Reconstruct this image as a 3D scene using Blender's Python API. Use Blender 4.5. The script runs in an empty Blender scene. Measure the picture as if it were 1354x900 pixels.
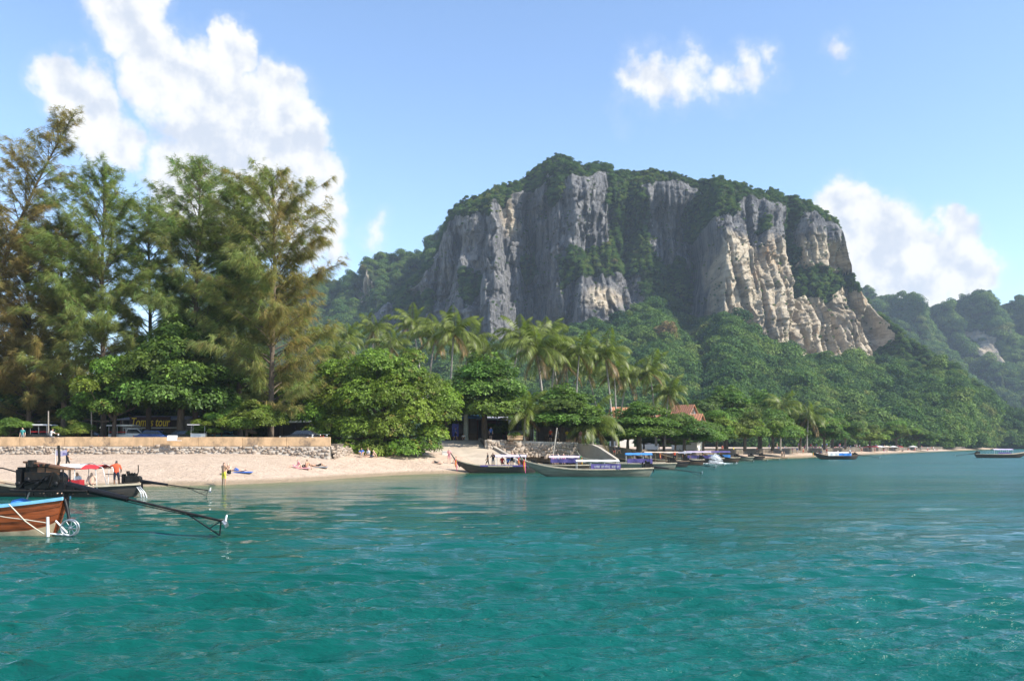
import bpy, bmesh, math, random
import numpy as np
from mathutils import Vector, Matrix

PI = math.pi
R = math.radians
sc = bpy.context.scene
COL = sc.collection
rnd = random.Random(7)
RNG = np.random.default_rng(11)

# ------------------------------------------------------------------ camera
F_PX, CX, HY, CAM_H = 1130.0, 677.0, 588.0, 3.0      # focal length in photo pixels, centre column, horizon row, eye height
cam_data = bpy.data.cameras.new('camera')
cam_data.sensor_fit = 'HORIZONTAL'
cam_data.sensor_width = 36.0
cam_data.lens = 36.0 * F_PX / 1354.0
cam_data.shift_y = (HY - 450.0) / 1354.0
cam_data.clip_start = 0.1
cam_data.clip_end = 20000.0
cam = bpy.data.objects.new('camera', cam_data)
cam.location = (0, 0, CAM_H)
cam.rotation_euler = (R(90), 0, 0)
COL.objects.link(cam)
sc.camera = cam

def at(px, py, Y):
    """world point seen at photo pixel (px, py) when it stands Y metres away"""
    return Vector(((px - CX) / F_PX * Y, Y, CAM_H + (HY - py) / F_PX * Y))

def wY(py):
    return CAM_H * F_PX / (py - HY)

# ------------------------------------------------------------------ world, sun, exposure
SUN_EL, SUN_AZ = R(43), R(113)          # azimuth clockwise from the view direction (+Y)
SUN_DIR = Vector((math.cos(SUN_EL) * math.sin(SUN_AZ), math.cos(SUN_EL) * math.cos(SUN_AZ), math.sin(SUN_EL)))
SKY_STRENGTH = 0.15
world = bpy.data.worlds.new('World')
sc.world = world
world.use_nodes = True
wt = world.node_tree
for n in list(wt.nodes):
    wt.nodes.remove(n)

class NT:
    """small helper to write node trees"""
    def __init__(self, tree):
        self.t = tree
    def n(self, typ, **kw):
        nd = self.t.nodes.new(typ)
        for k, v in kw.items():
            setattr(nd, k, v)
        return nd
    def link(self, a, b):
        self.t.links.new(a, b)
    def put(self, sock, v):
        if hasattr(v, 'default_value') or hasattr(v, 'is_output'):
            self.t.links.new(v, sock)
        else:
            sock.default_value = v
    def math(self, op, a, b=None, c=None, clamp=False):
        nd = self.n('ShaderNodeMath', operation=op, use_clamp=clamp)
        self.put(nd.inputs[0], a)
        if b is not None: self.put(nd.inputs[1], b)
        if c is not None: self.put(nd.inputs[2], c)
        return nd.outputs[0]
    def vmath(self, op, a, b=None):
        nd = self.n('ShaderNodeVectorMath', operation=op)
        self.put(nd.inputs[0], a)
        if b is not None: self.put(nd.inputs[1], b)
        return nd.outputs['Value'] if op in ('DISTANCE', 'LENGTH', 'DOT_PRODUCT') else nd.outputs['Vector']
    def noise(self, vec, scale, detail=4, rough=0.55, dist=0.0):
        nd = self.n('ShaderNodeTexNoise')
        if vec is not None: self.link(vec, nd.inputs['Vector'])
        nd.inputs['Scale'].default_value = scale
        nd.inputs['Detail'].default_value = detail
        nd.inputs['Roughness'].default_value = rough
        nd.inputs['Distortion'].default_value = dist
        return nd.outputs[0]
    def ramp(self, v, lo, hi, a=0.0, b=1.0, mode='SMOOTHSTEP'):
        nd = self.n('ShaderNodeMapRange', interpolation_type=mode)
        self.put(nd.inputs[0], v)
        for i, x in enumerate((lo, hi, a, b)):
            self.put(nd.inputs[1 + i], x)
        return nd.outputs[0]
    def mix(self, f, a, b, blend='MIX'):
        nd = self.n('ShaderNodeMix', data_type='RGBA', blend_type=blend)
        self.put(nd.inputs[0], f)
        self.put(nd.inputs[6], a if not isinstance(a, tuple) else (*a[:3], 1))
        self.put(nd.inputs[7], b if not isinstance(b, tuple) else (*b[:3], 1))
        return nd.outputs[2]
    def scale_vec(self, vec, s):
        nd = self.n('ShaderNodeMapping')
        self.link(vec, nd.inputs['Vector'])
        nd.inputs['Scale'].default_value = s
        return nd.outputs[0]

W = NT(wt)
sky = W.n('ShaderNodeTexSky', sky_type='NISHITA')
sky.sun_disc = False
sky.sun_elevation = SUN_EL
sky.sun_rotation = SUN_AZ
sky.altitude = 0
sky.air_density = 1.0
sky.dust_density = 0.15
sky.ozone_density = 2.2
tc = W.n('ShaderNodeTexCoord')
dirv = W.vmath('NORMALIZE', tc.outputs['Generated'])
warp = W.n('ShaderNodeTexNoise')
W.link(dirv, warp.inputs['Vector'])
warp.inputs['Scale'].default_value = 9.0
warp.inputs['Detail'].default_value = 5.0
warp.inputs['Roughness'].default_value = 0.6
wv = W.vmath('SUBTRACT', warp.outputs['Color'], (0.5, 0.5, 0.5))
sc_n = W.n('ShaderNodeVectorMath', operation='SCALE')
W.link(wv, sc_n.inputs[0]); sc_n.inputs[3].default_value = 0.10
wdir = W.vmath('ADD', dirv, sc_n.outputs[0])
# cumulus clouds: soft balls in direction space (photo pixel, radius in pixels, weight)
CLOUDS = [(300, 75, 36, 1), (352, 122, 42, 1), (398, 172, 42, 1), (424, 222, 36, 1), (430, 272, 34, .95), (70, 105, 45, .9), (115, 130, 55, 1), (150, 190, 50, .8), (185, 30, 55, 1), (205, -15, 40, 1), (225, 95, 65, 1),
          (275, 150, 75, 1.1), (330, 180, 85, 1.1), (370, 240, 75, 1.1), (395, 300, 55, .95), (250, 230, 75, .8), (310, 290, 80, .8),
          (495, 302, 38, .50), (430, 345, 40, .55), (838, 122, 38, .58), (868, 108, 50, .66), (905, 110, 50, .62), (945, 108, 46, .56), (985, 95, 42, .54), (1012, 84, 34, .48), (1126, 58, 30, .56),
          (1122, 300, 42, 1), (1165, 335, 52, 1.05), (1215, 350, 50, 1), (1255, 315, 38, 1.05), (1265, 360, 48, 1), (1190, 390, 60, .9), (1140, 370, 50, .9),
          (1480, 330, 70, .95), (1580, 300, 60, .9), (-160, 210, 90, 1), (-240, 150, 70, .9), (-60, 280, 60, .7)]
dens = None
for (cx, cy, r, w) in CLOUDS:
    d = Vector(((cx - CX) / F_PX, 1, (HY - cy) / F_PX)); l = d.length; d.normalize()
    dist = W.vmath('DISTANCE', wdir, tuple(d))
    v = W.ramp(dist, 0.0, r / F_PX / l * 1.55, w, 0.0, 'LINEAR')
    dens = v if dens is None else W.math('MAXIMUM', dens, v)
# the same kind of cloud at other bearings, behind and beside the camera
for (az, el, r, w) in [(75, 14, .13, 1), (82, 16, .10, 1), (112, 10, .12, .9), (140, 22, .11, .85), (165, 12, .16, 1), (176, 15, .12, 1), (205, 20, .12, .85), (236, 12, .15, 1), (250, 14, .1, .95), (285, 18, .14, 1), (298, 20, .1, .9), (150, 50, .10, .75), (250, 55, .12, .75)]:
    a, e = R(az), R(el)
    dist = W.vmath('DISTANCE', wdir, (math.cos(e) * math.sin(a), math.cos(e) * math.cos(a), math.sin(e)))
    dens = W.math('MAXIMUM', dens, W.ramp(dist, 0.0, r * 1.5, w, 0.0, 'LINEAR'))
n_big = W.noise(dirv, 16, 7, 0.6)
n_fine = W.noise(dirv, 44, 6, 0.62)
field = W.math('ADD', dens, W.math('MULTIPLY', W.math('SUBTRACT', n_big, 0.5), 0.65))
field = W.math('ADD', field, W.math('MULTIPLY', W.math('SUBTRACT', n_fine, 0.5), 0.28))
cover = W.ramp(field, 0.26, 0.53, 0.0, 0.98)
wisp = W.ramp(field, 0.12, 0.55, 0.0, 0.25)
cover = W.math('MAXIMUM', cover, wisp)
off = W.vmath('ADD', dirv, tuple(SUN_DIR * 0.018))
relief = W.math('SUBTRACT', W.noise(dirv, 20, 5, 0.55), W.noise(off, 20, 5, 0.55))
thick = W.ramp(field, 0.55, 1.15)
shade = W.ramp(W.math('ADD', W.math('MULTIPLY', relief, -2.6), W.math('MULTIPLY', thick, 0.42)), -0.15, 0.55)
cl_col = W.mix(shade, (4.1, 4.1, 4.08), (2.85, 3.1, 3.55))
SKY_GAIN = (1.04, 1.05, 1.08)
skyc = W.mix(1.0, sky.outputs[0], SKY_GAIN, 'MULTIPLY')
fin = W.mix(cover, skyc, cl_col)
bg = W.n('ShaderNodeBackground')
W.link(fin, bg.inputs[0])
bg.inputs[1].default_value = SKY_STRENGTH
wo = W.n('ShaderNodeOutputWorld')
W.link(bg.outputs[0], wo.inputs[0])

sun_d = bpy.data.lights.new('sun', 'SUN')
sun_d.energy = 5.0
sun_d.angle = R(0.53)
sun_d.color = (1.0, 0.94, 0.84)
sun = bpy.data.objects.new('sun', sun_d)
sun.rotation_euler = (-SUN_DIR).to_track_quat('-Z', 'Y').to_euler()
sun.location = (100, -100, 200)
COL.objects.link(sun)

vs = sc.view_settings
vs.view_transform = 'Standard'
vs.look = 'None'
vs.gamma = 1
vs.exposure = 0.78
sc.render.engine = 'CYCLES'
sc.cycles.use_denoising = True
sc.cycles.max_bounces = 5
sc.cycles.diffuse_bounces = 2
sc.cycles.glossy_bounces = 2
sc.cycles.transmission_bounces = 2
sc.cycles.transparent_max_bounces = 8
sc.cycles.volume_bounces = 0
sc.cycles.sample_clamp_indirect = 4.0
sc.cycles.sample_clamp_direct = 5.0

# ------------------------------------------------------------------ helpers: tags, meshes
def tag(o, label=None, cat=None, group=None, kind=None):
    if label: o['label'] = label
    if cat: o['category'] = cat
    if group: o['group'] = group
    if kind: o['kind'] = kind
    return o

def link_mesh(name, me, mats=(), parent=None, loc=None, rot=None, scale=None):
    o = bpy.data.objects.new(name, me)
    if mats is not None and len(me.materials) == 0:
        for m in (mats if isinstance(mats, (list, tuple)) else [mats]):
            me.materials.append(m)
    COL.objects.link(o)
    if parent is not None: o.parent = parent
    if loc is not None: o.location = loc
    if rot is not None: o.rotation_euler = rot
    if scale is not None: o.scale = scale
    return o

def empty(name, loc=(0, 0, 0), rz=0.0):
    o = bpy.data.objects.new(name, None)
    o.empty_display_size = 0.2
    o.location = loc
    o.rotation_euler = (0, 0, rz)
    COL.objects.link(o)
    return o

def np_mesh(name, V, F, smooth=False, tint=None, attrs=None, mat_idx=None):
    V = np.ascontiguousarray(V, dtype=np.float32); F = np.ascontiguousarray(F, dtype=np.int32)
    me = bpy.data.meshes.new(name)
    n, k = F.shape
    me.vertices.add(len(V)); me.vertices.foreach_set('co', V.ravel())
    me.loops.add(n * k); me.loops.foreach_set('vertex_index', F.ravel())
    me.polygons.add(n); me.polygons.foreach_set('loop_start', np.arange(0, n * k, k, dtype=np.int32))
    if smooth: me.polygons.foreach_set('use_smooth', np.ones(n, dtype=bool))
    if mat_idx is not None: me.polygons.foreach_set('material_index', np.ascontiguousarray(mat_idx, dtype=np.int32))
    me.update(calc_edges=True)
    if tint is not None:
        a = me.attributes.new('tint', 'FLOAT_COLOR', 'POINT')
        c = np.ones((len(V), 4), dtype=np.float32); c[:, :3] = tint
        a.data.foreach_set('color', c.ravel())
    for an, av in (attrs or {}).items():
        a = me.attributes.new(an, 'FLOAT', 'POINT')
        a.data.foreach_set('value', np.ascontiguousarray(av, dtype=np.float32).ravel())
    return me

class MB:
    """collects shapes, builds ONE mesh"""
    def __init__(self):
        self.v, self.f, self.s = [], [], []
    def add(self, vs_, fs_, smooth=False):
        o = len(self.v)
        self.v += [tuple(v) for v in vs_]
        self.f += [tuple(i + o for i in f) for f in fs_]
        self.s += [smooth] * len(fs_)
        return self
    def box(self, c, s, rz=0.0, M=None, taper=1.0):
        x, y, z = s[0] / 2, s[1] / 2, s[2] / 2
        p = [Vector((sx * x * (taper if sz > 0 else 1), sy * y * (taper if sz > 0 else 1), sz * z)) for sz in (-1, 1) for sy in (-1, 1) for sx in (-1, 1)]
        m = M if M is not None else Matrix.Rotation(rz, 3, 'Z')
        p = [m @ q + Vector(c) for q in p]
        return self.add(p, [(0, 2, 3, 1), (4, 5, 7, 6), (0, 1, 5, 4), (2, 6, 7, 3), (0, 4, 6, 2), (1, 3, 7, 5)])
    def tube(self, pts, r, n=8, cap=True, smooth=True):
        pts = [Vector(p) for p in pts]
        rr = r if isinstance(r, (list, tuple)) else [r] * len(pts)
        vs_, fs_ = [], []
        up = None
        for i, p in enumerate(pts):
            t = (pts[min(i + 1, len(pts) - 1)] - pts[max(i - 1, 0)])
            t = t.normalized() if t.length > 1e-9 else Vector((0, 0, 1))
            if up is None:
                up = Vector((0, 0, 1)) if abs(t.z) < 0.9 else Vector((1, 0, 0))
            a = t.cross(up)
            a = a.normalized() if a.length > 1e-6 else Vector((1, 0, 0))
            b = a.cross(t).normalized(); up = b
            for k in range(n):
                an = 2 * PI * k / n
                vs_.append(p + (a * math.cos(an) + b * math.sin(an)) * rr[i])
        for i in range(len(pts) - 1):
            for k in range(n):
                k2 = (k + 1) % n
                fs_.append((i * n + k, i * n + k2, (i + 1) * n + k2, (i + 1) * n + k))
        self.add(vs_, fs_, smooth)
        if cap:
            m = len(pts) - 1
            self.add([vs_[k] for k in range(n)], [tuple(reversed(range(n)))])
            self.add([vs_[m * n + k] for k in range(n)], [tuple(range(n))])
        return self
    def prism(self, poly, axis, lo, hi):
        """poly: 2-D outline; axis 'x','y','z' is the extrusion axis"""
        def P(a, b, c):
            return {'x': (c, a, b), 'y': (a, c, b), 'z': (a, b, c)}[axis]
        n = len(poly)
        vs_ = [P(a, b, lo) for a, b in poly] + [P(a, b, hi) for a, b in poly]
        fs_ = [tuple(range(n)), tuple(range(2 * n - 1, n - 1, -1))] + [(i, i + n, (i + 1) % n + n, (i + 1) % n) for i in range(n)]
        return self.add(vs_, fs_)
    def ball(self, c, r, nu=10, nv=6, M=None):
        r = r if isinstance(r, (list, tuple)) else (r, r, r)
        vs_, fs_ = [], []
        for j in range(nv + 1):
            th = PI * j / nv
            for i in range(nu):
                ph = 2 * PI * i / nu
                q = Vector((r[0] * math.sin(th) * math.cos(ph), r[1] * math.sin(th) * math.sin(ph), r[2] * math.cos(th)))
                vs_.append((M @ q if M is not None else q) + Vector(c))
        for j in range(nv):
            for i in range(nu):
                i2 = (i + 1) % nu
                fs_.append((j * nu + i, (j + 1) * nu + i, (j + 1) * nu + i2, j * nu + i2))
        return self.add(vs_, fs_, True)
    def torus(self, c, R1, r, M=None, n=20, m=6):
        pts = []
        vs_, fs_ = [], []
        for i in range(n):
            a = 2 * PI * i / n
            for j in range(m):
                b = 2 * PI * j / m
                q = Vector(((R1 + r * math.cos(b)) * math.cos(a), (R1 + r * math.cos(b)) * math.sin(a), r * math.sin(b)))
                vs_.append((M @ q if M is not None else q) + Vector(c))
        for i in range(n):
            for j in range(m):
                fs_.append((i * m + j, ((i + 1) % n) * m + j, ((i + 1) % n) * m + (j + 1) % m, i * m + (j + 1) % m))
        return self.add(vs_, fs_, True)
    def mesh(self, name):
        me = bpy.data.meshes.new(name)
        me.from_pydata(self.v, [], self.f)
        me.polygons.foreach_set('use_smooth', self.s)
        bm = bmesh.new(); bm.from_mesh(me)
        bmesh.ops.recalc_face_normals(bm, faces=bm.faces)
        bm.to_mesh(me); bm.free()
        me.update()
        return me
    def build(self, name, mat, parent=None, bevel=0.0, **kw):
        o = link_mesh(name, self.mesh(name), mat, parent, **kw)
        if bevel:
            b = o.modifiers.new('bevel', 'BEVEL'); b.width = bevel; b.segments = 2; b.limit_method = 'ANGLE'
        return o

# vector noise in numpy -------------------------------------------------
def _hash(ix, iy, iz, seed):
    h = (ix.astype(np.int64) * 374761393 + iy.astype(np.int64) * 668265263 + iz.astype(np.int64) * 1274126177 + seed * 144665) & 0xffffffff
    h = ((h ^ (h >> 13)) * 1103515245) & 0xffffffff
    h = ((h ^ (h >> 16)) * 2246822519) & 0xffffffff
    return ((h ^ (h >> 15)) & 0xffffff) / float(0xffffff)

def vnoise(x, y, z=0.0, seed=0):
    x, y, z = np.broadcast_arrays(np.asarray(x, float), np.asarray(y, float), np.asarray(z, float))
    ix, iy, iz = np.floor(x), np.floor(y), np.floor(z)
    fx, fy, fz = x - ix, y - iy, z - iz
    fx, fy, fz = (f * f * (3 - 2 * f) for f in (fx, fy, fz))
    out = 0
    for dx in (0, 1):
        for dy in (0, 1):
            for dz in (0, 1):
                w = (fx if dx else 1 - fx) * (fy if dy else 1 - fy) * (fz if dz else 1 - fz)
                out = out + w * _hash(ix + dx, iy + dy, iz + dz, seed)
    return out

def fbm(x, y, z=0.0, seed=0, octv=4, gain=0.5):
    s, a, n = 0.0, 1.0, 0.0
    for i in range(octv):
        k = 2.03 ** i
        s = s + a * vnoise(np.asarray(x) * k, np.asarray(y) * k, np.asarray(z) * k, seed + i * 17)
        n += a; a *= gain
    return s / n

def sstep(a, b, x):
    t = np.clip((x - a) / (b - a), 0, 1)
    return t * t * (3 - 2 * t)

# ------------------------------------------------------------------ materials
MATS = {}
def pm(name, col, rough=0.6, var=0.18, scale=6.0, metal=0.0, bump=0.0, bscale=30.0, stretch=(1, 1, 1), second=None, sec_scale=2.0, sec_amt=(0.5, 0.7), coords='Object', spec=0.5):
    if name in MATS: return MATS[name]
    m = bpy.data.materials.new(name); m.use_nodes = True
    T = NT(m.node_tree)
    b = m.node_tree.nodes['Principled BSDF']
    tcn = T.n('ShaderNodeTexCoord')
    v = T.scale_vec(tcn.outputs[coords], stretch)
    nz = T.noise(v, scale, 5, 0.6)
    c1 = tuple(c * (1 - var) for c in col); c2 = tuple(min(1, c * (1 + var)) for c in col)
    c = T.mix(T.ramp(nz, 0.3, 0.7), c1, c2)
    if second is not None:
        c = T.mix(T.ramp(T.noise(v, sec_scale, 6, 0.65), sec_amt[0], sec_amt[1]), c, second)
    T.link(c, b.inputs['Base Color'])
    T.put(b.inputs['Roughness'], T.ramp(nz, 0.2, 0.8, max(0, rough - 0.1), min(1, rough + 0.1)))
    b.inputs['Metallic'].default_value = metal
    b.inputs['Specular IOR Level'].default_value = spec
    if bump:
        bn = T.n('ShaderNodeBump'); bn.inputs['Strength'].default_value = bump
        bn.inputs['Distance'].default_value = 0.05
        T.link(T.noise(v, bscale, 5, 0.6), bn.inputs['Height'])
        T.link(bn.outputs[0], b.inputs['Normal'])
    MATS[name] = m
    return m

def foliage_mat(name, transl=0.3, per='island', rough=0.55, cols=None, spec=0.3):
    """colour from the 'tint' attribute (the leaf's own colour), varied from leaf to leaf; or from cols by instance"""
    if name in MATS: return MATS[name]
    m = bpy.data.materials.new(name); m.use_nodes = True
    T = NT(m.node_tree)
    b = m.node_tree.nodes['Principled BSDF']; out = m.node_tree.nodes['Material Output']
    geo = T.n('ShaderNodeNewGeometry')
    if cols is None:
        base = T.n('ShaderNodeAttribute', attribute_name='tint').outputs['Color']
    else:
        oi = T.n('ShaderNodeObjectInfo')
        cr = T.n('ShaderNodeValToRGB')
        cr.color_ramp.interpolation = 'LINEAR'
        while len(cr.color_ramp.elements) < len(cols): cr.color_ramp.elements.new(0.5)
        for i, (p, c) in enumerate(cols):
            cr.color_ramp.elements[i].position = p; cr.color_ramp.elements[i].color = (*c, 1)
        nz = T.noise(oi.outputs['Location'], 0.022, 3, 0.6)      # stands of one kind grow together
        T.link(T.math('ADD', T.math('MULTIPLY', oi.outputs['Random'], 0.6), T.ramp(nz, 0.3, 0.7, -0.05, 0.42), clamp=True), cr.inputs[0])
        base = cr.outputs[0]
    k = T.ramp(geo.outputs['Random Per Island'], 0, 1, 0.65, 1.4, 'LINEAR')
    kk = T.n('ShaderNodeCombineColor')
    for i in range(3): T.link(k, kk.inputs[i])
    c = T.mix(1.0, base, kk.outputs[0], 'MULTIPLY')
    T.link(c, b.inputs['Base Color'])
    b.inputs['Roughness'].default_value = rough
    b.inputs['Specular IOR Level'].default_value = spec
    tr = T.n('ShaderNodeBsdfTranslucent'); T.link(T.mix(1.0, c, (1.3, 1.5, 0.6), 'MULTIPLY'), tr.inputs[0])
    mx = T.n('ShaderNodeMixShader'); mx.inputs[0].default_value = transl
    T.link(b.outputs[0], mx.inputs[1]); T.link(tr.outputs[0], mx.inputs[2])
    T.link(mx.outputs[0], out.inputs[0])
    MATS[name] = m
    return m

M_BARK = pm('bark', (0.12, 0.09, 0.065), 0.9, 0.35, 6, bump=0.6, bscale=14, stretch=(1, 1, 0.25))
M_BARK_PALE = pm('palm_bark', (0.30, 0.27, 0.23), 0.9, 0.3, 5, bump=0.5, bscale=9, stretch=(0.4, 0.4, 2.5))
M_LEAF = foliage_mat('leaf', 0.32)
M_NEEDLE = foliage_mat('needle', 0.38, rough=0.7, spec=0.15)
M_FROND = foliage_mat('palm_leaf', 0.3, rough=0.45)
M_CONCRETE = pm('concrete', (0.42, 0.37, 0.31), 0.9, 0.2, 1.2, bump=0.3, bscale=8, second=(0.25, 0.22, 0.19), sec_scale=0.8, sec_amt=(0.5, 0.75))
M_OCHRE = pm('ochre_render', (0.52, 0.35, 0.20), 0.9, 0.22, 1.3, bump=0.3, bscale=10, second=(0.20, 0.145, 0.10), sec_scale=0.6, sec_amt=(0.54, 0.68), stretch=(1, 1, .7))
M_BLACK = pm('black_steel', (0.007, 0.007, 0.008), 0.5, 0.3, 12, spec=0.3)
M_DARKMETAL = pm('greasy_metal', (0.018, 0.016, 0.014), 0.5, 0.5, 9, metal=0.2, spec=0.3, second=(0.06, 0.03, 0.015), sec_scale=5, sec_amt=(.58, .7))
M_STEEL = pm('steel', (0.42, 0.43, 0.44), 0.35, 0.2, 9, metal=0.8)
M_WHITE = pm('white_paint', (0.72, 0.72, 0.70), 0.5, 0.08, 3)
M_ROPE = pm('rope', (0.55, 0.50, 0.40), 0.9, 0.2, 40)
M_TYRE = pm('rubber', (0.015, 0.015, 0.016), 0.8, 0.2, 9)
M_GLASS = pm('dark_glass', (0.02, 0.025, 0.03), 0.08, 0.1, 3, spec=0.8)
M_TERRACOTTA = pm('terracotta', (0.44, 0.20, 0.11), 0.85, 0.2, 3, bump=0.3, bscale=6)

# ------------------------------------------------------------------ shoreline and ground
SHORE_PX = [(-700, 668), (-350, 655), (0, 646), (200, 642.5), (300, 640.5), (400, 636), (450, 632), (510, 628.5), (560, 626), (640, 624.5), (720, 621), (800, 616), (880, 612.5),
            (1000, 606.5), (1060, 604.3), (1130, 601), (1200, 598), (1260, 595.8), (1300, 594.2), (1345, 592.9), (1420, 592), (1500, 591.6)]
SHORE = np.array([[(x - CX) / F_PX * wY(y), wY(y)] for x, y in SHORE_PX])

def shore_dist(X, Y):
    """signed distance to the waterline in metres, positive on land"""
    X = np.asarray(X, float); Y = np.asarray(Y, float)
    best = np.full(X.shape, 1e9); sgn = np.ones(X.shape)
    for a, b in zip(SHORE[:-1], SHORE[1:]):
        d = b - a; L2 = d @ d
        t = np.clip(((X - a[0]) * d[0] + (Y - a[1]) * d[1]) / L2, 0, 1)
        ex, ey = X - (a[0] + t * d[0]), Y - (a[1] + t * d[1])
        dist = np.hypot(ex, ey)
        cr = d[0] * ey - d[1] * ex
        upd = dist < best
        best = np.where(upd, dist, best); sgn = np.where(upd, np.where(cr >= 0, 1, -1), sgn)
    return best * sgn

def beach_h(X, Y):
    X = np.asarray(X, float); Y = np.asarray(Y, float)
    d = shore_dist(X, Y)
    D = np.interp(X, [-52, -30, -18, -9, 0, 12, 40], [24, 16, 11.5, 11, 15, 20, 24])      # width of the sand
    top = np.interp(X, [-52, -18, 10, 40], [2.0, 2.15, 2.0, 2.0])
    s_ = np.clip(d / D, 0, 1)
    return np.where(d < 0, np.maximum(0.09 * d, -2.5), top * (1 - (1 - s_) ** 1.35) + 0.002 * np.maximum(d - D, 0))

def ground_hit(px, py, y0=25.0, y1=900.0):
    """where the line of sight through a photo pixel meets the beach or the water"""
    Y = np.linspace(y0, y1, 9000)
    X = (px - CX) / F_PX * Y; Z = CAM_H + (HY - py) / F_PX * Y
    h = np.maximum(beach_h(X, Y), 0.0)
    i = int(np.argmax(Z <= h))
    return Vector((X[i], Y[i], h[i]))

def grid_mesh(name, xs, ys, zf, smooth=True, attrs=None):
    X, Y = np.meshgrid(xs, ys)
    Z = zf(X, Y)
    V = np.stack([X, Y, Z], -1).reshape(-1, 3)
    ny, nx = X.shape
    i = np.arange(ny * nx).reshape(ny, nx)
    Fq = np.stack([i[:-1, :-1], i[:-1, 1:], i[1:, 1:], i[1:, :-1]], -1).reshape(-1, 4)
    return np_mesh(name, V, Fq, smooth, attrs={k: f(X, Y) for k, f in (attrs or {}).items()})

# sand
m = bpy.data.materials.new('sand'); m.use_nodes = True; MATS['sand'] = m
T = NT(m.node_tree); b = m.node_tree.nodes['Principled BSDF']
g = T.n('ShaderNodeNewGeometry'); sep = T.n('ShaderNodeSeparateXYZ'); T.link(g.outputs['Position'], sep.inputs[0])
n1 = T.noise(g.outputs['Position'], 0.5, 6, 0.65); n2 = T.noise(g.outputs['Position'], 3.0, 5, 0.7)
dry = T.mix(T.ramp(n1, 0.35, 0.7), (0.56, 0.43, 0.32), (0.47, 0.35, 0.255))
dry = T.mix(T.ramp(n2, 0.54, 0.70), dry, (0.33, 0.235, 0.165))
wet = T.ramp(T.math('ADD', sep.outputs[2], T.math('MULTIPLY', n1, 0.25)), 0.25, 0.5, 1.0, 0.0)
T.link(T.mix(wet, dry, (0.36, 0.265, 0.17)), b.inputs['Base Color'])
T.put(b.inputs['Roughness'], T.ramp(wet, 0, 1, 0.95, 0.45))
bn = T.n('ShaderNodeBump'); bn.inputs['Strength'].default_value = 1.0; bn.inputs['Distance'].default_value = 0.4
T.link(T.noise(g.outputs['Position'], 1.6, 6, 0.7), bn.inputs['Height']); T.link(bn.outputs[0], b.inputs['Normal'])
xs = np.concatenate([np.arange(-140, -60, 4), np.arange(-60, 60, 1.0), np.arange(60, 200, 3), np.arange(200, 700, 8)])
ys = np.concatenate([np.arange(38, 130, 0.8), np.arange(130, 260, 2.5), np.arange(260, 900, 8)])
def sand_z(X, Y):
    d = shore_dist(X, Y)
    return beach_h(X, Y) + sstep(1, 6, d) * 0.16 * (fbm(X * 0.5, Y * 0.5, 0, 5, 4) - 0.5)
beach = link_mesh('beach', grid_mesh('beach', xs, ys, sand_z), MATS['sand'])
tag(beach, 'pale sandy beach curving away between the water and the trees', 'beach', kind='structure')

# terrace behind the beach wall: packed earth and road, one sheet with a front edge
TERR_PX = [(-900, 86), (-350, 86), (445, 88.2), (450, 93), (470, 101), (552, 112), (556, 113), (634, 113), (642, 108), (762, 112), (790, 118), (840, 138), (900, 165), (1000, 208), (1060, 236), (1130, 290), (1200, 372), (1260, 478), (1300, 610), (1345, 760)]
def terr_z(px):
    return float(np.interp(px, [440, 540, 640, 700, 764, 800, 860], [3.12, 3.55, 3.65, 3.5, 3.25, 3.0, 1.98]))
tv, tf = [], []
for i, (px_, Y_) in enumerate(TERR_PX):
    X_ = (px_ - CX) / F_PX * Y_; z_ = terr_z(px_)
    zf_ = z_ - (1.75 if 446 < px_ < 553 else 0)
    tv += [(X_, Y_, z_ - 2.6), (X_, Y_, zf_), (X_ - 2, Y_ + (9 if zf_ < z_ else 25), z_), (X_ - 220 if i < 3 else X_ - 40, 1000, z_ + 0.2)]
for i in range(len(TERR_PX) - 1):
    a, c = i * 4, (i + 1) * 4
    for k in range(3): tf.append((a + k, c + k, c + k + 1, a + k + 1))
mb = MB(); mb.add(tv, tf)
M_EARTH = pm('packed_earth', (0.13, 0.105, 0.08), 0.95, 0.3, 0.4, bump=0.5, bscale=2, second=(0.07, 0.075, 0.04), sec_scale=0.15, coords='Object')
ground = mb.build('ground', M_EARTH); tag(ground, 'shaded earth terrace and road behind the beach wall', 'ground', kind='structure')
# road strip on the terrace
mb = MB()
mb.add([(-110, 89.5, 3.125), (-19.5, 90.5, 3.125), (-19.5, 101, 3.125), (-110, 101, 3.125)], [(0, 1, 2, 3)])
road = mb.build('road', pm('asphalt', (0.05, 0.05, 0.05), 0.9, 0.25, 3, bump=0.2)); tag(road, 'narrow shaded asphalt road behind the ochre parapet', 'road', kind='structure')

# ------------------------------------------------------------------ water
m = bpy.data.materials.new('sea_water'); m.use_nodes = True; MATS['water'] = m
T = NT(m.node_tree); b = m.node_tree.nodes['Principled BSDF']
g = T.n('ShaderNodeNewGeometry')
sd = T.n('ShaderNodeAttribute', attribute_name='shore').outputs['Fac']
pos = g.outputs['Position']
cpat = T.noise(pos, 0.06, 4, 0.6)
deep = T.mix(T.ramp(cpat, 0.3, 0.7), (0.001, 0.063, 0.047), (0.002, 0.090, 0.075))
far_b = T.mix(T.ramp(sd, 45, 120), deep, (0.003, 0.102, 0.098))
sh = T.mix(T.ramp(T.math('ADD', sd, T.math('MULTIPLY', cpat, 6.0)), 4.0, 12.0), (0.035, 0.115, 0.045), far_b)
sh = T.mix(T.ramp(T.math('ADD', sd, T.math('MULTIPLY', cpat, 1.5)), 0.5, 2.2), (0.26, 0.23, 0.12), sh)
T.link(sh, b.inputs['Base Color'])
T.link(T.n('ShaderNodeAttribute', attribute_name='chop').outputs['Fac'], b.inputs['Roughness'])
b.inputs['IOR'].default_value = 1.38
v1 = T.scale_vec(pos, (0.45, 1.3, 1.0))
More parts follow.
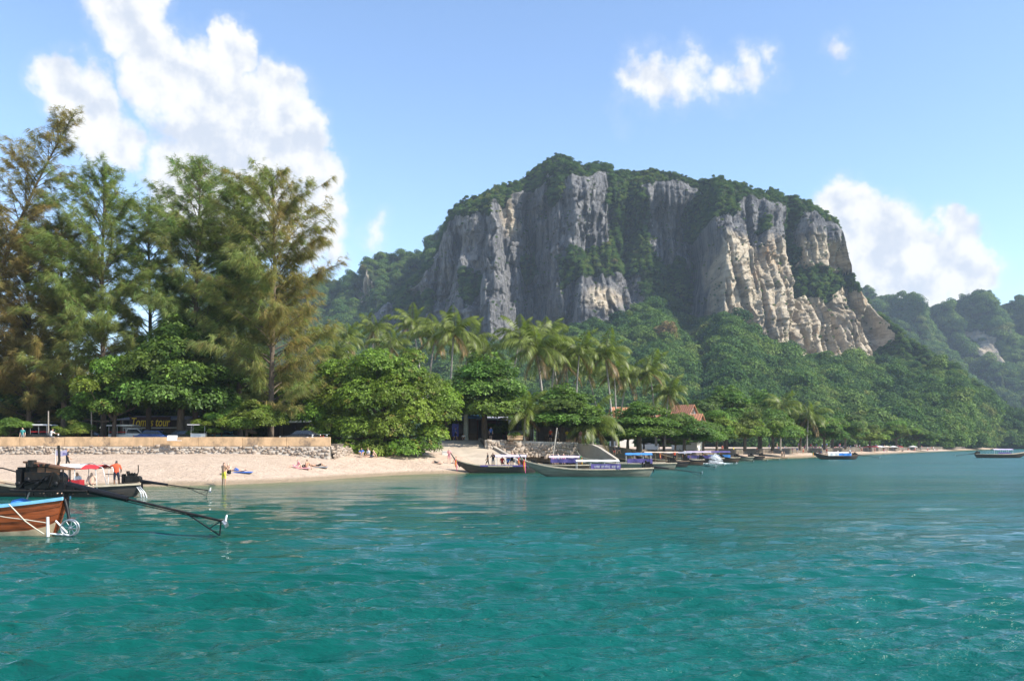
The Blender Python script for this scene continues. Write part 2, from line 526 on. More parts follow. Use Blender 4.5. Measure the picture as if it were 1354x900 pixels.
h1 = T.noise(v1, 4.2, 4, 0.62, 0.3)
h2 = T.noise(v1, 10.0, 3, 0.6)
ruf = T.ramp(T.noise(T.scale_vec(pos, (0.35, 1.0, 1.0)), 0.11, 4, 0.6), 0.32, 0.68, 0.25, 1.25)
bn = T.n('ShaderNodeBump'); bn.inputs['Strength'].default_value = 1.0; bn.inputs['Distance'].default_value = 0.095
h3 = T.noise(T.scale_vec(pos, (0.16, 0.62, 1.0)), 1.0, 4, 0.6, 0.5)
hs = T.math('MULTIPLY', T.math('ADD', h1, T.math('MULTIPLY', h2, 0.4)), ruf)
T.link(T.math('ADD', hs, T.math('MULTIPLY', h3, 3.2)), bn.inputs['Height'])
T.link(bn.outputs[0], b.inputs['Normal'])
inv = np.linspace(1 / 9.5, 1 / 900.0, 425)
ys = np.concatenate([[-120, -60, -20, 0, 4, 7], 1 / inv, [1300, 1900]])
ks = np.concatenate([[-6, -4, -2.5, -1.6, -1.1, -0.85], np.linspace(-0.70, 0.70, 425), [0.85, 1.1, 1.6, 2.5, 4, 6]])
K, Yw = np.meshgrid(ks, ys)
Xw = np.clip(K * np.maximum(Yw, 9.5), -2050 + 40 * (K + 6), 2050 - 40 * (6 - K))
dYr = np.gradient(ys)[:, None] * np.ones_like(Xw)
sdw = shore_dist(Xw, Yw)
amp_sh = sstep(0.0, 14.0, -sdw) * 0.85 + 0.04
Zw = np.zeros_like(Xw); DX = np.zeros_like(Xw); DY = np.zeros_like(Xw)
rw = np.random.default_rng(3)
patch = 0.25 + 1.5 * fbm(Xw * 0.05, Yw * 0.11, 0, 9, 3)
for i in range(74):
    lam = 0.15 * (4.0 / 0.15) ** (rw.random() ** 1.35)
    th = R(-86) + rw.normal() * 0.27              # travelling mostly towards the camera
    kx, ky = math.cos(th) * 2 * PI / lam, math.sin(th) * 2 * PI / lam
    a = 0.0108 * lam ** 0.52 * (0.6 if lam > 1.8 else 0.9 if lam < 0.4 else 1.35)
    ph = rw.random() * 6.28
    fade = np.clip((lam - 2.2 * dYr) / (lam + 1e-6), 0, 1)
    arg = kx * Xw + ky * Yw + ph + 2.2 * (fbm(Xw / (lam * 5), Yw / (lam * 3), i, 2, 2) - 0.5)
    A = a * fade * amp_sh * patch
    Zw += A * np.sin(arg)
    DX += A * 0.6 * math.cos(th) * np.cos(arg); DY += A * 0.6 * math.sin(th) * np.cos(arg)
V = np.stack([Xw + DX, Yw + DY, Zw], -1).reshape(-1, 3)
ny, nx = Xw.shape
ii = np.arange(ny * nx).reshape(ny, nx)
Fq = np.stack([ii[:-1, :-1], ii[:-1, 1:], ii[1:, 1:], ii[1:, :-1]], -1).reshape(-1, 4)
water = link_mesh('water', np_mesh('water', V, Fq, True, attrs={'shore': -sdw, 'chop': np.clip(0.05 + 0.20 * sstep(0.05, 2.5, dYr) * sstep(1.0, 12.0, -sdw), 0.05, 0.25)}), MATS['water'])
tag(water, 'rippled turquoise sea filling the lower half of the view', 'water', kind='structure')

# ------------------------------------------------------------------ mountain
def poly_inside(poly, x, y):
    inside = np.zeros(x.shape, bool); n = len(poly)
    for i in range(n):
        x1, y1 = poly[i]; x2, y2 = poly[(i + 1) % n]
        c = ((y1 > y) != (y2 > y)) & (x < (x2 - x1) * (y - y1) / (y2 - y1 + 1e-12) + x1)
        inside ^= c
    return inside

def rock_mat(name, warm=True):
    m = bpy.data.materials.new(name); m.use_nodes = True
    T = NT(m.node_tree); b = m.node_tree.nodes['Principled BSDF']
    g = T.n('ShaderNodeNewGeometry'); P = g.outputs['Position']
    rk = T.n('ShaderNodeAttribute', attribute_name='rock').outputs['Fac']
    wm = T.n('ShaderNodeAttribute', attribute_name='warm').outputs['Fac']
    st = T.noise(T.scale_vec(P, (1, 1, 0.12)), 0.09, 7, 0.68, 0.6)
    st2 = T.noise(T.scale_vec(P, (1, 1, 0.18)), 0.42, 6, 0.72)
    blot = T.noise(P, 0.035, 5, 0.6)
    hor = T.noise(T.scale_vec(P, (0.3, 0.3, 2.2)), 0.11, 6, 0.65, 0.8)
    grey = T.mix(T.ramp(st, 0.32, 0.68), (0.085, 0.088, 0.097), (0.31, 0.303, 0.30))
    grey = T.mix(T.ramp(st2, 0.52, 0.66), grey, (0.055, 0.056, 0.06))
    grey = T.mix(T.ramp(T.noise(T.scale_vec(P, (1, 1, 0.16)), 0.55, 4, 0.7), 0.60, 0.70), grey, (0.44, 0.42, 0.39))
    cream = T.mix(T.ramp(hor, 0.3, 0.65), (0.34, 0.27, 0.19), (0.66, 0.57, 0.43))
    cream = T.mix(T.ramp(st, 0.56, 0.72), cream, (0.50, 0.31, 0.16))
    cream = T.mix(T.ramp(st2, 0.56, 0.74), cream, (0.20, 0.175, 0.15))
    wf = T.ramp(T.math('ADD', wm, T.math('MULTIPLY', T.math('SUBTRACT', blot, 0.5), 1.3)), 0.3, 0.7)
    rock = T.mix(wf, grey, cream)
    green = T.mix(T.ramp(T.noise(P, 0.2, 4), 0.3, 0.7), (0.022, 0.04, 0.012), (0.05, 0.07, 0.022))
    f = T.ramp(T.math('ADD', rk, T.math('MULTIPLY', T.math('SUBTRACT', T.noise(P, 0.12, 6, 0.7), 0.5), 0.9)), 0.35, 0.6)
    T.link(T.mix(f, green, rock), b.inputs['Base Color'])
    b.inputs['Roughness'].default_value = 0.95; b.inputs['Specular IOR Level'].default_value = 0.15
    bn = T.n('ShaderNodeBump'); bn.inputs['Strength'].default_value = 1.0; bn.inputs['Distance'].default_value = 5.0
    vo = T.n('ShaderNodeTexVoronoi', feature='F1'); T.link(T.scale_vec(P, (1, 1, 0.3)), vo.inputs['Vector']); vo.inputs['Scale'].default_value = 0.30; vo.inputs['Randomness'].default_value = 1.0
    hgt = T.math('ADD', T.noise(T.scale_vec(P, (1, 1, 0.3)), 0.35, 8, 0.75), T.math('MULTIPLY', hor, 0.6))
    T.link(T.math('ADD', hgt, T.math('MULTIPLY', vo.outputs['Distance'], 0.35)), bn.inputs['Height'])
    T.link(bn.outputs[0], b.inputs['Normal'])
    return m
M_ROCK = rock_mat('limestone')

SIL = [(400, 470), (440, 447), (470, 425), (500, 399), (530, 372), (556, 346), (575, 325), (588, 296), (594, 274), (606, 262), (630, 256), (660, 240), (690, 228), (705, 215), (722, 203), (738, 198), (752, 203), (768, 213),
       (780, 212), (793, 207), (806, 210), (815, 219), (828, 215), (845, 218), (870, 217), (900, 223), (940, 229), (975, 233), (990, 234), (1005, 241), (1017, 250), (1026, 245), (1050, 248), (1070, 257), (1088, 272), (1108, 275), (1121, 286),
       (1127, 312), (1132, 350), (1142, 374), (1160, 392), (1171, 408), (1180, 420), (1200, 440), (1225, 460), (1250, 480), (1300, 512), (1354, 546), (1400, 570), (1440, 582), (1480, 586)]
PXK = [400, 440, 500, 560, 590, 612, 650, 680, 705, 732, 765, 800, 830, 858, 890, 930, 944, 990, 1040, 1050, 1062, 1090, 1100, 1128, 1150, 1172, 1190, 1250, 1354, 1480]
TOPK = [800, 790, 770, 745, 722, 705, 695, 702, 712, 704, 700, 705, 716, 712, 712, 712, 700, 694, 697, 708, 703, 705, 712, 710, 706, 700, 685, 660, 700, 800]
MIDK = [770, 750, 735, 722, 708, 684, 668, 702, 738, 690, 668, 690, 730, 716, 730, 748, 650, 652, 668, 712, 684, 690, 722, 706, 700, 700, 670, 620, 680, 790]
BASK = [700, 695, 685, 675, 668, 650, 636, 662, 700, 675, 634, 634, 662, 670, 708, 724, 622, 618, 622, 634, 630, 632, 636, 640, 646, 664, 640, 590, 660, 780]
FOOK = [430, 425, 420, 415, 410, 410, 410, 410, 405, 405, 400, 400, 395, 395, 390, 390, 385, 385, 385, 385, 385, 388, 390, 395, 402, 410, 420, 450, 640, 770]
BROW = [440, 440, 450, 456, 460, 462, 462, 460, 454, 446, 436, 430, 418, 404, 412, 424, 426, 446, 462, 466, 468, 470, 471, 473, 475, 477, 482, 504, 560, 587]
YREF = 700.0
ROCKS = [
    [(470, 440), (505, 405), (548, 372), (572, 342), (590, 312), (597, 300), (606, 290), (640, 284), (668, 262), (700, 238), (728, 226), (742, 244), (730, 285), (728, 330), (742, 380), (735, 445), (690, 462), (560, 462), (490, 456)],
    [(724, 246), (750, 236), (775, 232), (800, 222), (815, 240), (815, 285), (800, 325), (765, 350), (726, 350)],
    [(738, 392), (765, 370), (800, 360), (852, 362), (852, 402), (815, 432), (738, 442)],
    [(846, 246), (880, 234), (925, 240), (948, 262), (940, 318), (920, 345), (880, 352), (854, 310)],
    [(926, 335), (944, 300), (965, 278), (990, 256), (1020, 262), (1040, 276), (1046, 320), (1044, 385), (1060, 396), (1095, 398), (1128, 372), (1150, 388), (1172, 412), (1178, 440), (1172, 480), (1100, 480), (1050, 474), (1000, 456), (955, 432), (926, 420)],
    [(1050, 350), (1058, 310), (1064, 280), (1088, 290), (1108, 292), (1126, 300), (1136, 356), (1112, 356), (1080, 352)],
]
VEGS = [(836, 300, 26, 70), (790, 345, 45, 18), (905, 385, 26, 50), (815, 250, 14, 30), (930, 268, 16, 20), (620, 380, 15, 22), (735, 250, 12, 20), (700, 345, 10, 25), (1052, 330, 9, 45), (1066, 262, 22, 10), (1085, 372, 42, 20), (1010, 300, 9, 12), (640, 262, 40, 9), (700, 232, 30, 12), (545, 400, 30, 20), (960, 262, 26, 22), (925, 285, 22, 26), (600, 430, 10, 14), (1035, 262, 16, 12)]

def front_Y(px, py, sil, brow):
    """depth of the mountain's front at a column and height row (rows measured at YREF)"""
    t, md, ba, fo = (np.interp(px, PXK, k) for k in (TOPK, MIDK, BASK, FOOK))
    mid = (sil + brow) * 0.5
    y = np.where(py < mid, t + (md - t) * np.clip((py - sil) / np.maximum(mid - sil, 1), 0, 1),
        np.where(py < brow, md + (ba - md) * np.clip((py - mid) / np.maximum(brow - mid, 1), 0, 1),
                 ba + (fo - ba) * np.clip((py - brow) / np.maximum(592 - brow, 1), 0, 1)))
    return y

NXM, NZM = 740, 300
pxs = np.linspace(405, 1478, NXM)
tt = np.linspace(0, 1, NZM)
PXg, Tg = np.meshgrid(pxs, tt)
sil_f = np.interp(pxs, [p[0] for p in SIL], [p[1] for p in SIL])
sil_f = sil_f + 2.0 * (fbm(pxs * 0.09, 0 * pxs, 0, 3, 3) - 0.5) * 2
brow_f = np.maximum(np.interp(pxs, PXK, BROW) + 9 * (fbm(pxs * 0.05, 0 * pxs + 4, 0, 8, 3) - 0.5), sil_f + 4)
SILg, BRg = sil_f[None, :] * np.ones_like(Tg), brow_f[None, :] * np.ones_like(Tg)
PYg = 592 + (SILg - 592) * Tg
wpx = PXg + 16 * (fbm(PXg * 0.03, PYg * 0.02, 0, 21, 3) - 0.5)
Yg = front_Y(wpx, PYg + 14 * (fbm(PXg * 0.04, PYg * 0.04, 3, 22, 3) - 0.5), SILg, BRg)
def soft(k):                                        # the same plan, smoothed: true distance used to size each height
    xx = np.linspace(300, 1600, 900); v = np.interp(xx, PXK, k); ker = np.exp(-np.linspace(-2, 2, 121) ** 2); ker /= ker.sum()
    return np.interp(pxs, xx[60:-60], np.convolve(v, ker, 'valid'))[None, :]
midr = (SILg + BRg) / 2
Ysm = np.where(PYg < midr, soft(TOPK) + (soft(MIDK) - soft(TOPK)) * np.clip((PYg - SILg) / np.maximum(midr - SILg, 1), 0, 1),
      np.where(PYg < BRg, soft(MIDK) + (soft(BASK) - soft(MIDK)) * np.clip((PYg - midr) / np.maximum(BRg - midr, 1), 0, 1),
               soft(BASK) + (soft(FOOK) - soft(BASK)) * np.clip((PYg - BRg) / np.maximum(592 - BRg, 1), 0, 1)))
Xg = (PXg - CX) / F_PX * Ysm
Zg = CAM_H + (HY - PYg) / F_PX * Ysm
wp2, wq2 = PXg + 14 * (fbm(PXg * 0.06, PYg * 0.06, 0, 31, 4) - 0.5), PYg + 22 * (fbm(PXg * 0.06, PYg * 0.06, 0, 32, 4) - 0.5)
rock = np.zeros(PXg.shape)
for p in ROCKS:
    rock = np.maximum(rock, poly_inside(p, wp2, wq2).astype(float))
for (vx, vy, rx, ry) in VEGS:
    rock *= sstep(0.75, 1.15, np.hypot((wp2 - vx) / rx, (wq2 - vy) / ry))
above = np.clip((BRg + 2 - PYg) / 10, 0, 1)            # 1 on the massif, 0 on the forested slope
def cells(x, y, seed):
    """random value of the nearest jittered cell: sharp-edged blocks"""
    ix, iy = np.floor(x), np.floor(y); best = np.full(x.shape, 9.0); val = np.zeros(x.shape)
    for dx in (-1, 0, 1):
        for dy in (-1, 0, 1):
            cx_, cy_ = ix + dx, iy + dy
            d2 = (cx_ + _hash(cx_, cy_, 0 * cx_, seed) - x) ** 2 + (cy_ + _hash(cx_, cy_, 0 * cx_ + 7, seed) - y) ** 2
            u = d2 < best; best = np.where(u, d2, best); val = np.where(u, _hash(cx_, cy_, 0 * cx_ + 3, seed), val)
    return val
wxb, wzb = Xg + 5 * (fbm(Xg * .06, Zg * .06, 0, 91, 3) - .5), Zg + 9 * (fbm(Xg * .06, Zg * .06, 0, 92, 3) - .5)
block = 11 * (cells(wxb / 13, wzb / 75, 81) - .5) + 6.5 * (cells(wxb / 6, wzb / 28, 82) - .5) + 3.2 * (cells(wxb / 2.8, wzb / 9, 83) - .5) + 4.0 * (cells(wxb / 60, wzb / 6.5, 84) - .5)
flute = fbm(Xg * 0.085, Zg * 0.008, Yg * 0.01, 41, 5, 0.55) - 0.5
butt = fbm(Xg * 0.022, Zg * 0.005, 0, 42, 3) - 0.5
ledge = fbm(Xg * 0.012, Zg * 0.10, 0, 43, 4) - 0.5
fine = fbm(Xg * 0.30, Zg * 0.05, Yg * 0.05, 44, 4, 0.6) - 0.5
ridge = np.abs(fbm(Xg * 0.05, Zg * 0.02, 0, 45, 4) - 0.5) * 2
crk = fbm(Xg * 0.032, Zg * 0.004, 0, 48, 3) - 0.5
crack = np.exp(-(crk / 0.045) ** 2)
crk2 = fbm(Xg * 0.085, Zg * 0.010, 3, 49, 3) - 0.5
crack2 = np.exp(-(crk2 / 0.05) ** 2)
rimf = 1 - 0.72 * sstep(0.80, 0.97, Tg)
Yg = Yg - above * rimf * (9 * flute + 14 * butt + 4 * ledge + 4 * fine + 1.25 * block * (1 - .2 * np.clip((PXg - 930) / 30, 0, 1)) - 15 * crack - 5 * crack2)
Yg = Yg - (1 - above) * (90 * np.clip((PYg - BRg) / 50, 0, 1) * (fbm(Xg * 0.014, Zg * 0.012, 0, 46, 4) - 0.5))
Xg = Xg + above * 6 * (fbm(Zg * 0.05, Xg * 0.03, 5, 47, 3) - 0.5)
smooth_top = sstep(0.93, 1.0, Tg)                        # round the rim back into the plateau
Yg = Yg + smooth_top * 14
# plateau and far side
back = []
for k, (dy, fz) in enumerate([(25, 1.0), (55, 0.985), (100, 0.96), (160, 0.86), (230, 0.6), (300, 0.3), (360, 0.0)]):
    back.append((Xg[-1], Yg[-1] + dy, (Zg[-1]) * fz + 3 * (vnoise(Xg[-1] * 0.03, 0 * Xg[-1] + k, 0, 5) - 0.5)))
Xa = np.vstack([Xg] + [q[0][None] for q in back]); Ya = np.vstack([Yg] + [q[1][None] for q in back]); Za = np.vstack([Zg] + [q[2][None] for q in back])
rk_a = np.vstack([rock] + [np.zeros((1, NXM))] * len(back))
warm = np.clip((PXg - 925) / 30, 0, 1) * np.clip((PYg - 285) / 60, 0, 1) * 0.95 + np.clip(1 - np.hypot((PXg - 800) / 55, (PYg - 395) / 30), 0, 1) * 0.9 + np.clip(1 - np.hypot((PXg - 675) / 35, (PYg - 290) / 50), 0, 1) * 0.7
wm_a = np.vstack([warm] + [np.zeros((1, NXM))] * len(back))
na = Xa.shape[0]
ii = np.arange(na * NXM).reshape(na, NXM)
Fq = np.stack([ii[:-1, :-1], ii[:-1, 1:], ii[1:, 1:], ii[1:, :-1]], -1).reshape(-1, 4)
mtn = link_mesh('mountain', np_mesh('mountain', np.stack([Xa, Ya, Za], -1).reshape(-1, 3), Fq, True, attrs={'rock': rk_a, 'warm': wm_a}), M_ROCK)
tag(mtn, 'huge limestone massif with sheer grey and cream cliffs above the forest', 'mountain', kind='structure')

# crowns used by the far forests (kept outside the scene, drawn as instances of the forest masses)
def crown_cloud(rng, n, lobes, leaf, squash=0.8):
    """leaf quads over a lumpy crown of a few lobes; returns V, F"""
    P, N = [], []
    tot = sum(l[3] ** 2 for l in lobes)
    for (x, y, z, r) in lobes:
        k = int(n * r * r / tot)
        d = rng.normal(size=(k, 3)); d /= np.linalg.norm(d, axis=1)[:, None]
        d[:, 2] = np.where(d[:, 2] < -0.35, -d[:, 2], d[:, 2])
        rr = r * (0.82 + 0.28 * rng.random(k))[:, None]
        P.append(np.array([x, y, z]) + d * rr * np.array([1, 1, squash])); N.append(d)
    P, N = np.vstack(P), np.vstack(N)
    N = N + rng.normal(size=N.shape) * 0.45 + np.array([0, 0, 0.35]); N /= np.linalg.norm(N, axis=1)[:, None]
    a = np.cross(N, rng.normal(size=N.shape)); a /= np.linalg.norm(a, axis=1)[:, None]
    bb = np.cross(N, a)
    s = leaf * (0.6 + 0.8 * rng.random(len(P)))[:, None]
    V = np.stack([P - a * s, P - bb * s * 0.7 + N * s * 0.15, P + a * s, P + bb * s * 0.7 + N * s * 0.15], 1).reshape(-1, 3)
    F = np.arange(len(V)).reshape(-1, 4)
    return V, F

FOREST_COLS = [(0.0, (0.022, 0.055, 0.016)), (0.25, (0.042, 0.092, 0.020)), (0.55, (0.072, 0.130, 0.026)), (0.82, (0.120, 0.172, 0.034)), (0.95, (0.150, 0.160, 0.045)), (1.0, (0.17, 0.11, 0.05))]
M_FOREST = foliage_mat('forest_leaf', 0.22, cols=FOREST_COLS, rough=0.7, spec=0.15)
forest_coll = bpy.data.collections.new('forest_crowns')
for vi in range(7):
    rg = np.random.default_rng(100 + vi)
    lobes = [(0, 0, 0.55, 0.75)] + [(math.cos(a) * 0.55 * rg.uniform(.6, 1.1), math.sin(a) * 0.55 * rg.uniform(.6, 1.1), rg.uniform(0.25, 0.75), rg.uniform(0.38, 0.62)) for a in np.linspace(0, 6.28, 7)[:-1] + rg.random()]
    if vi in (2, 5): lobes = [(x * .7, y * .7, z * 1.5, r * .8) for x, y, z, r in lobes]
    Vc, Fc = crown_cloud(rg, 1000, lobes, 0.072)
    co = bpy.data.objects.new('forest_crown', np_mesh('forest_crown', Vc, Fc)); co.data.materials.append(M_FOREST)
    forest_coll.objects.link(co)

def scatter(name, P, S, label, seed):
    rg = np.random.default_rng(seed)
    me = bpy.data.meshes.new(name)
    me.vertices.add(len(P)); me.vertices.foreach_set('co', np.ascontiguousarray(P, dtype=np.float32).ravel())
    for an, ty, av in (('scl', 'FLOAT', S), ('rotz', 'FLOAT', rg.random(len(P)) * 6.28)):
        a = me.attributes.new(an, ty, 'POINT'); a.data.foreach_set('value', np.ascontiguousarray(av, dtype=np.float32))
    a = me.attributes.new('pick', 'INT', 'POINT'); a.data.foreach_set('value', rg.integers(0, 7, len(P)).astype(np.int32))
    o = bpy.data.objects.new(name, me); COL.objects.link(o)
    ng = bpy.data.node_groups.new(name, 'GeometryNodeTree')
    ng.interface.new_socket('Geometry', in_out='INPUT', socket_type='NodeSocketGeometry')
    ng.interface.new_socket('Geometry', in_out='OUTPUT', socket_type='NodeSocketGeometry')
    N = ng.nodes; L = ng.links
    gi, go = N.new('NodeGroupInput'), N.new('NodeGroupOutput')
    ci = N.new('GeometryNodeCollectionInfo'); ci.inputs['Collection'].default_value = forest_coll
    ci.inputs['Separate Children'].default_value = True; ci.inputs['Reset Children'].default_value = True
    iop = N.new('GeometryNodeInstanceOnPoints'); iop.inputs['Pick Instance'].default_value = True
    def na_(nm, dt):
        q = N.new('GeometryNodeInputNamedAttribute'); q.data_type = dt; q.inputs['Name'].default_value = nm; return q.outputs['Attribute']
    cx = N.new('ShaderNodeCombineXYZ'); L.new(na_('rotz', 'FLOAT'), cx.inputs[2])
    L.new(gi.outputs[0], iop.inputs['Points']); L.new(ci.outputs[0], iop.inputs['Instance'])
    L.new(na_('pick', 'INT'), iop.inputs['Instance Index']); L.new(cx.outputs[0], iop.inputs['Rotation']); L.new(na_('scl', 'FLOAT'), iop.inputs['Scale'])
    L.new(iop.outputs[0], go.inputs[0])
    o.modifiers.new('scatter', 'NODES').node_group = ng
    tag(o, label, 'forest', kind='stuff')
    return o

def scatter_on(Xg, Yg, Zg, rock, rng, n, smin, smax, keep_rock=0.0, sink=0.3, size_map=None):
    ny, nx = Xg.shape
    # weight by area of each cell so that crowns spread evenly
    e1 = np.stack([Xg[:-1, 1:] - Xg[:-1, :-1], Yg[:-1, 1:] - Yg[:-1, :-1], Zg[:-1, 1:] - Zg[:-1, :-1]], -1)
    e2 = np.stack([Xg[1:, :-1] - Xg[:-1, :-1], Yg[1:, :-1] - Yg[:-1, :-1], Zg[1:, :-1] - Zg[:-1, :-1]], -1)
    A = np.linalg.norm(np.cross(e1, e2), axis=-1)
    vis = np.linalg.norm(e1, axis=-1) * np.abs(e2[..., 2]) + 0.35 * A          # favour what faces the sea
    w = vis * np.where(rock[:-1, :-1] > 0.5, keep_rock, 1.0)
    w = w.ravel() / w.sum()
    c = rng.choice(len(w), size=n, p=w)
    j, i = np.divmod(c, nx - 1)
    a, bq = rng.random(n), rng.random(n)
    P = np.stack([G[j, i] * (1 - a) * (1 - bq) + G[j, i + 1] * a * (1 - bq) + G[j + 1, i] * (1 - a) * bq + G[j + 1, i + 1] * a * bq for G in (Xg, Yg, Zg)], -1)
    s = smin + (smax - smin) * rng.random(n) ** 1.9
    if size_map is not None: s = s * size_map[j, i]
    s = np.where(rock[j, i] > 0.5, s * 0.6, s)
    P[:, 2] -= s * sink
    return P, s

rg = np.random.default_rng(77)
smap = (0.50 + 0.50 * (1 - above)) * (0.72 + 0.28 * np.clip((PYg - BRg) / 40, 0, 1))
P, S = scatter_on(Xg, Yg, Zg, rock, rg, 26000, 2.8, 8.5, keep_rock=0.05, size_map=smap)
# taller trees standing out of the canopy on the lower slope
Pe, Se = scatter_on(Xg, Yg, Zg, np.maximum(rock, (above > 0.2).astype(float)), rg, 700, 5.5, 10.5, keep_rock=0.0, sink=-0.15)
P[:, 2] += rg.uniform(-0.5, 2.2, len(P)) * np.clip(S / 5, 0, 1)
P = np.vstack([P, Pe]); S = np.concatenate([S, Se])
# crowns along the rim so that the outline is uneven
rim_i = rg.integers(0, NXM, 520)
Pr = np.stack([Xg[-1, rim_i] + rg.normal(size=520) * 2, Yg[-1, rim_i] + rg.uniform(0, 40, 520), Zg[-1, rim_i] - 1.0], -1)
P = np.vstack([P, Pr]); S = np.concatenate([S, rg.uniform(1.2, 2.8, 520)])
scatter('mountain_forest', P, S, 'dense tropical forest over the slopes and ledges of the limestone massif', 1)

def far_ridge(name, label, flabel, px0, px1, sil, Y0, Yfoot, rocks, seed, n, smin, smax):
    pxs = np.linspace(px0, px1, 220); tt = np.linspace(0, 1, 90)
    PX, TT = np.meshgrid(pxs, tt)
    s = np.interp(pxs, [p[0] for p in sil], [p[1] for p in sil]) + 2.5 * (fbm(pxs * 0.1, 0 * pxs, 0, seed, 3) - 0.5)
    SI = s[None] * np.ones_like(TT); PY = 592 + (SI - 592) * TT
    X = (PX - CX) / F_PX * Y0; Z = CAM_H + (HY - PY) / F_PX * Y0
    Y = Yfoot + (Y0 - Yfoot) * TT ** 0.8
    spur = fbm(PX * 0.022, PY * 0.006, 0, seed + 2, 4) - 0.5
    Y = Y - 190 * spur - 60 * (np.abs(fbm(PX * 0.05, PY * 0.012, 0, seed + 3, 3) - 0.5) * 2 - 0.3)
    rk = np.zeros_like(PX)
    wx, wy = PX + 10 * (fbm(PX * .08, PY * .08, 0, seed + 5, 3) - .5), PY + 12 * (fbm(PX * .08, PY * .08, 0, seed + 6, 3) - .5)
    for p in rocks: rk = np.maximum(rk, poly_inside(p, wx, wy).astype(float))
    Y = Y - rk * 25 * (fbm(PX * 0.3, PY * 0.05, 0, seed + 9, 3) - 0.5)
    bk = [(X[-1], Y[-1] + dy, Z[-1] * fz) for dy, fz in ((40, 0.99), (120, .9), (260, .5), (400, 0))]
    Xa, Ya, Za = (np.vstack([G] + [q[i][None] for q in bk]) for i, G in enumerate((X, Y, Z)))
    ra = np.vstack([rk] + [np.zeros((1, 220))] * 4)
    i_ = np.arange(Xa.size).reshape(Xa.shape)
    Fq = np.stack([i_[:-1, :-1], i_[:-1, 1:], i_[1:, 1:], i_[1:, :-1]], -1).reshape(-1, 4)
    o = link_mesh(name, np_mesh(name, np.stack([Xa, Ya, Za], -1).reshape(-1, 3), Fq, True, attrs={'rock': ra, 'warm': ra * 0.55}), M_ROCK)
    tag(o, label, 'hill', kind='structure')
    P, S = scatter_on(X, Y, Z, rk, np.random.default_rng(seed), n, smin, smax, 0.12)
    scatter(name + '_forest', P, S, flabel, seed)

far_ridge('hill_left', 'lower wooded ridge running out from behind the casuarinas', 'forest covering the lower ridge beyond the casuarinas', 250, 640,
          [(250, 385), (330, 378), (405, 368), (450, 361), (466, 358), (480, 349), (505, 338), (525, 335), (560, 327), (580, 322), (640, 300)], 960, 760,
          [[(470, 380), (490, 360), (500, 385), (478, 420)]], 61, 5200, 3.0, 10)
far_ridge('hill_right', 'hazy wooded hills with bare rock faces beyond the headland', 'forest covering the hazy hills beyond the headland', 1140, 1600,
          [(1140, 380), (1168, 398), (1182, 406), (1203, 415), (1225, 410), (1250, 406), (1264, 401), (1270, 394), (1285, 391), (1300, 393), (1312, 401), (1318, 407), (1328, 401), (1345, 400), (1375, 404), (1420, 380), (1480, 400), (1600, 430)], 1350, 1050,
          [[(1243, 452), (1252, 446), (1268, 442), (1274, 455), (1268, 500), (1244, 478)], [(1290, 452), (1310, 438), (1316, 445), (1296, 460)]], 71, 7000, 4, 13)

# ------------------------------------------------------------------ air
hz = MB(); hz.box((0, 1025, 143), (4300, 2350, 296))
haze_m = bpy.data.materials.new('haze'); haze_m.use_nodes = True
ht = haze_m.node_tree
for n in list(ht.nodes):
    if n.type != 'OUTPUT_MATERIAL': ht.nodes.remove(n)
pv = ht.nodes.new('ShaderNodeVolumePrincipled')
pv.inputs['Color'].default_value = (0.66, 0.82, 1.0, 1)
pv.inputs['Density'].default_value = 0.00013
pv.inputs['Anisotropy'].default_value = 0.0
ht.links.new(pv.outputs[0], [n for n in ht.nodes if n.type == 'OUTPUT_MATERIAL'][0].inputs['Volume'])
haze = hz.build('haze', haze_m); tag(haze, 'thin pale sea haze lying over the whole bay', 'haze', kind='stuff')

# ------------------------------------------------------------------ retaining wall and parapet along the road
def stones_mesh(rows, rng, size):
    """irregular stones set in a face: rows = list of (point on face, outward normal, along, up); each stone a squashed lump"""
    base = [(-1, 0, -1), (1, 0, -1), (1, 0, 1), (-1, 0, 1), (-.72, -1, -.68), (.7, -1, -.72), (.68, -1, .7), (-.7, -1, .72)]
    fs_ = np.array([(4, 5, 6, 7), (0, 1, 5, 4), (1, 2, 6, 5), (2, 3, 7, 6), (3, 0, 4, 7)])
    V, F = [], []
    B = np.array(base, float)
    for (p, al, upv, nrm, w, h, dep) in rows:
        q = B * (1 + rng.normal(size=B.shape) * 0.16)
        P = np.array(p) + np.outer(q[:, 0] * w / 2, al) + np.outer(q[:, 2] * h / 2, upv) - np.outer(q[:, 1] * dep, nrm)
        F.append(fs_ + len(V) * 8); V.append(P)
    return np.vstack(V), np.vstack(F)

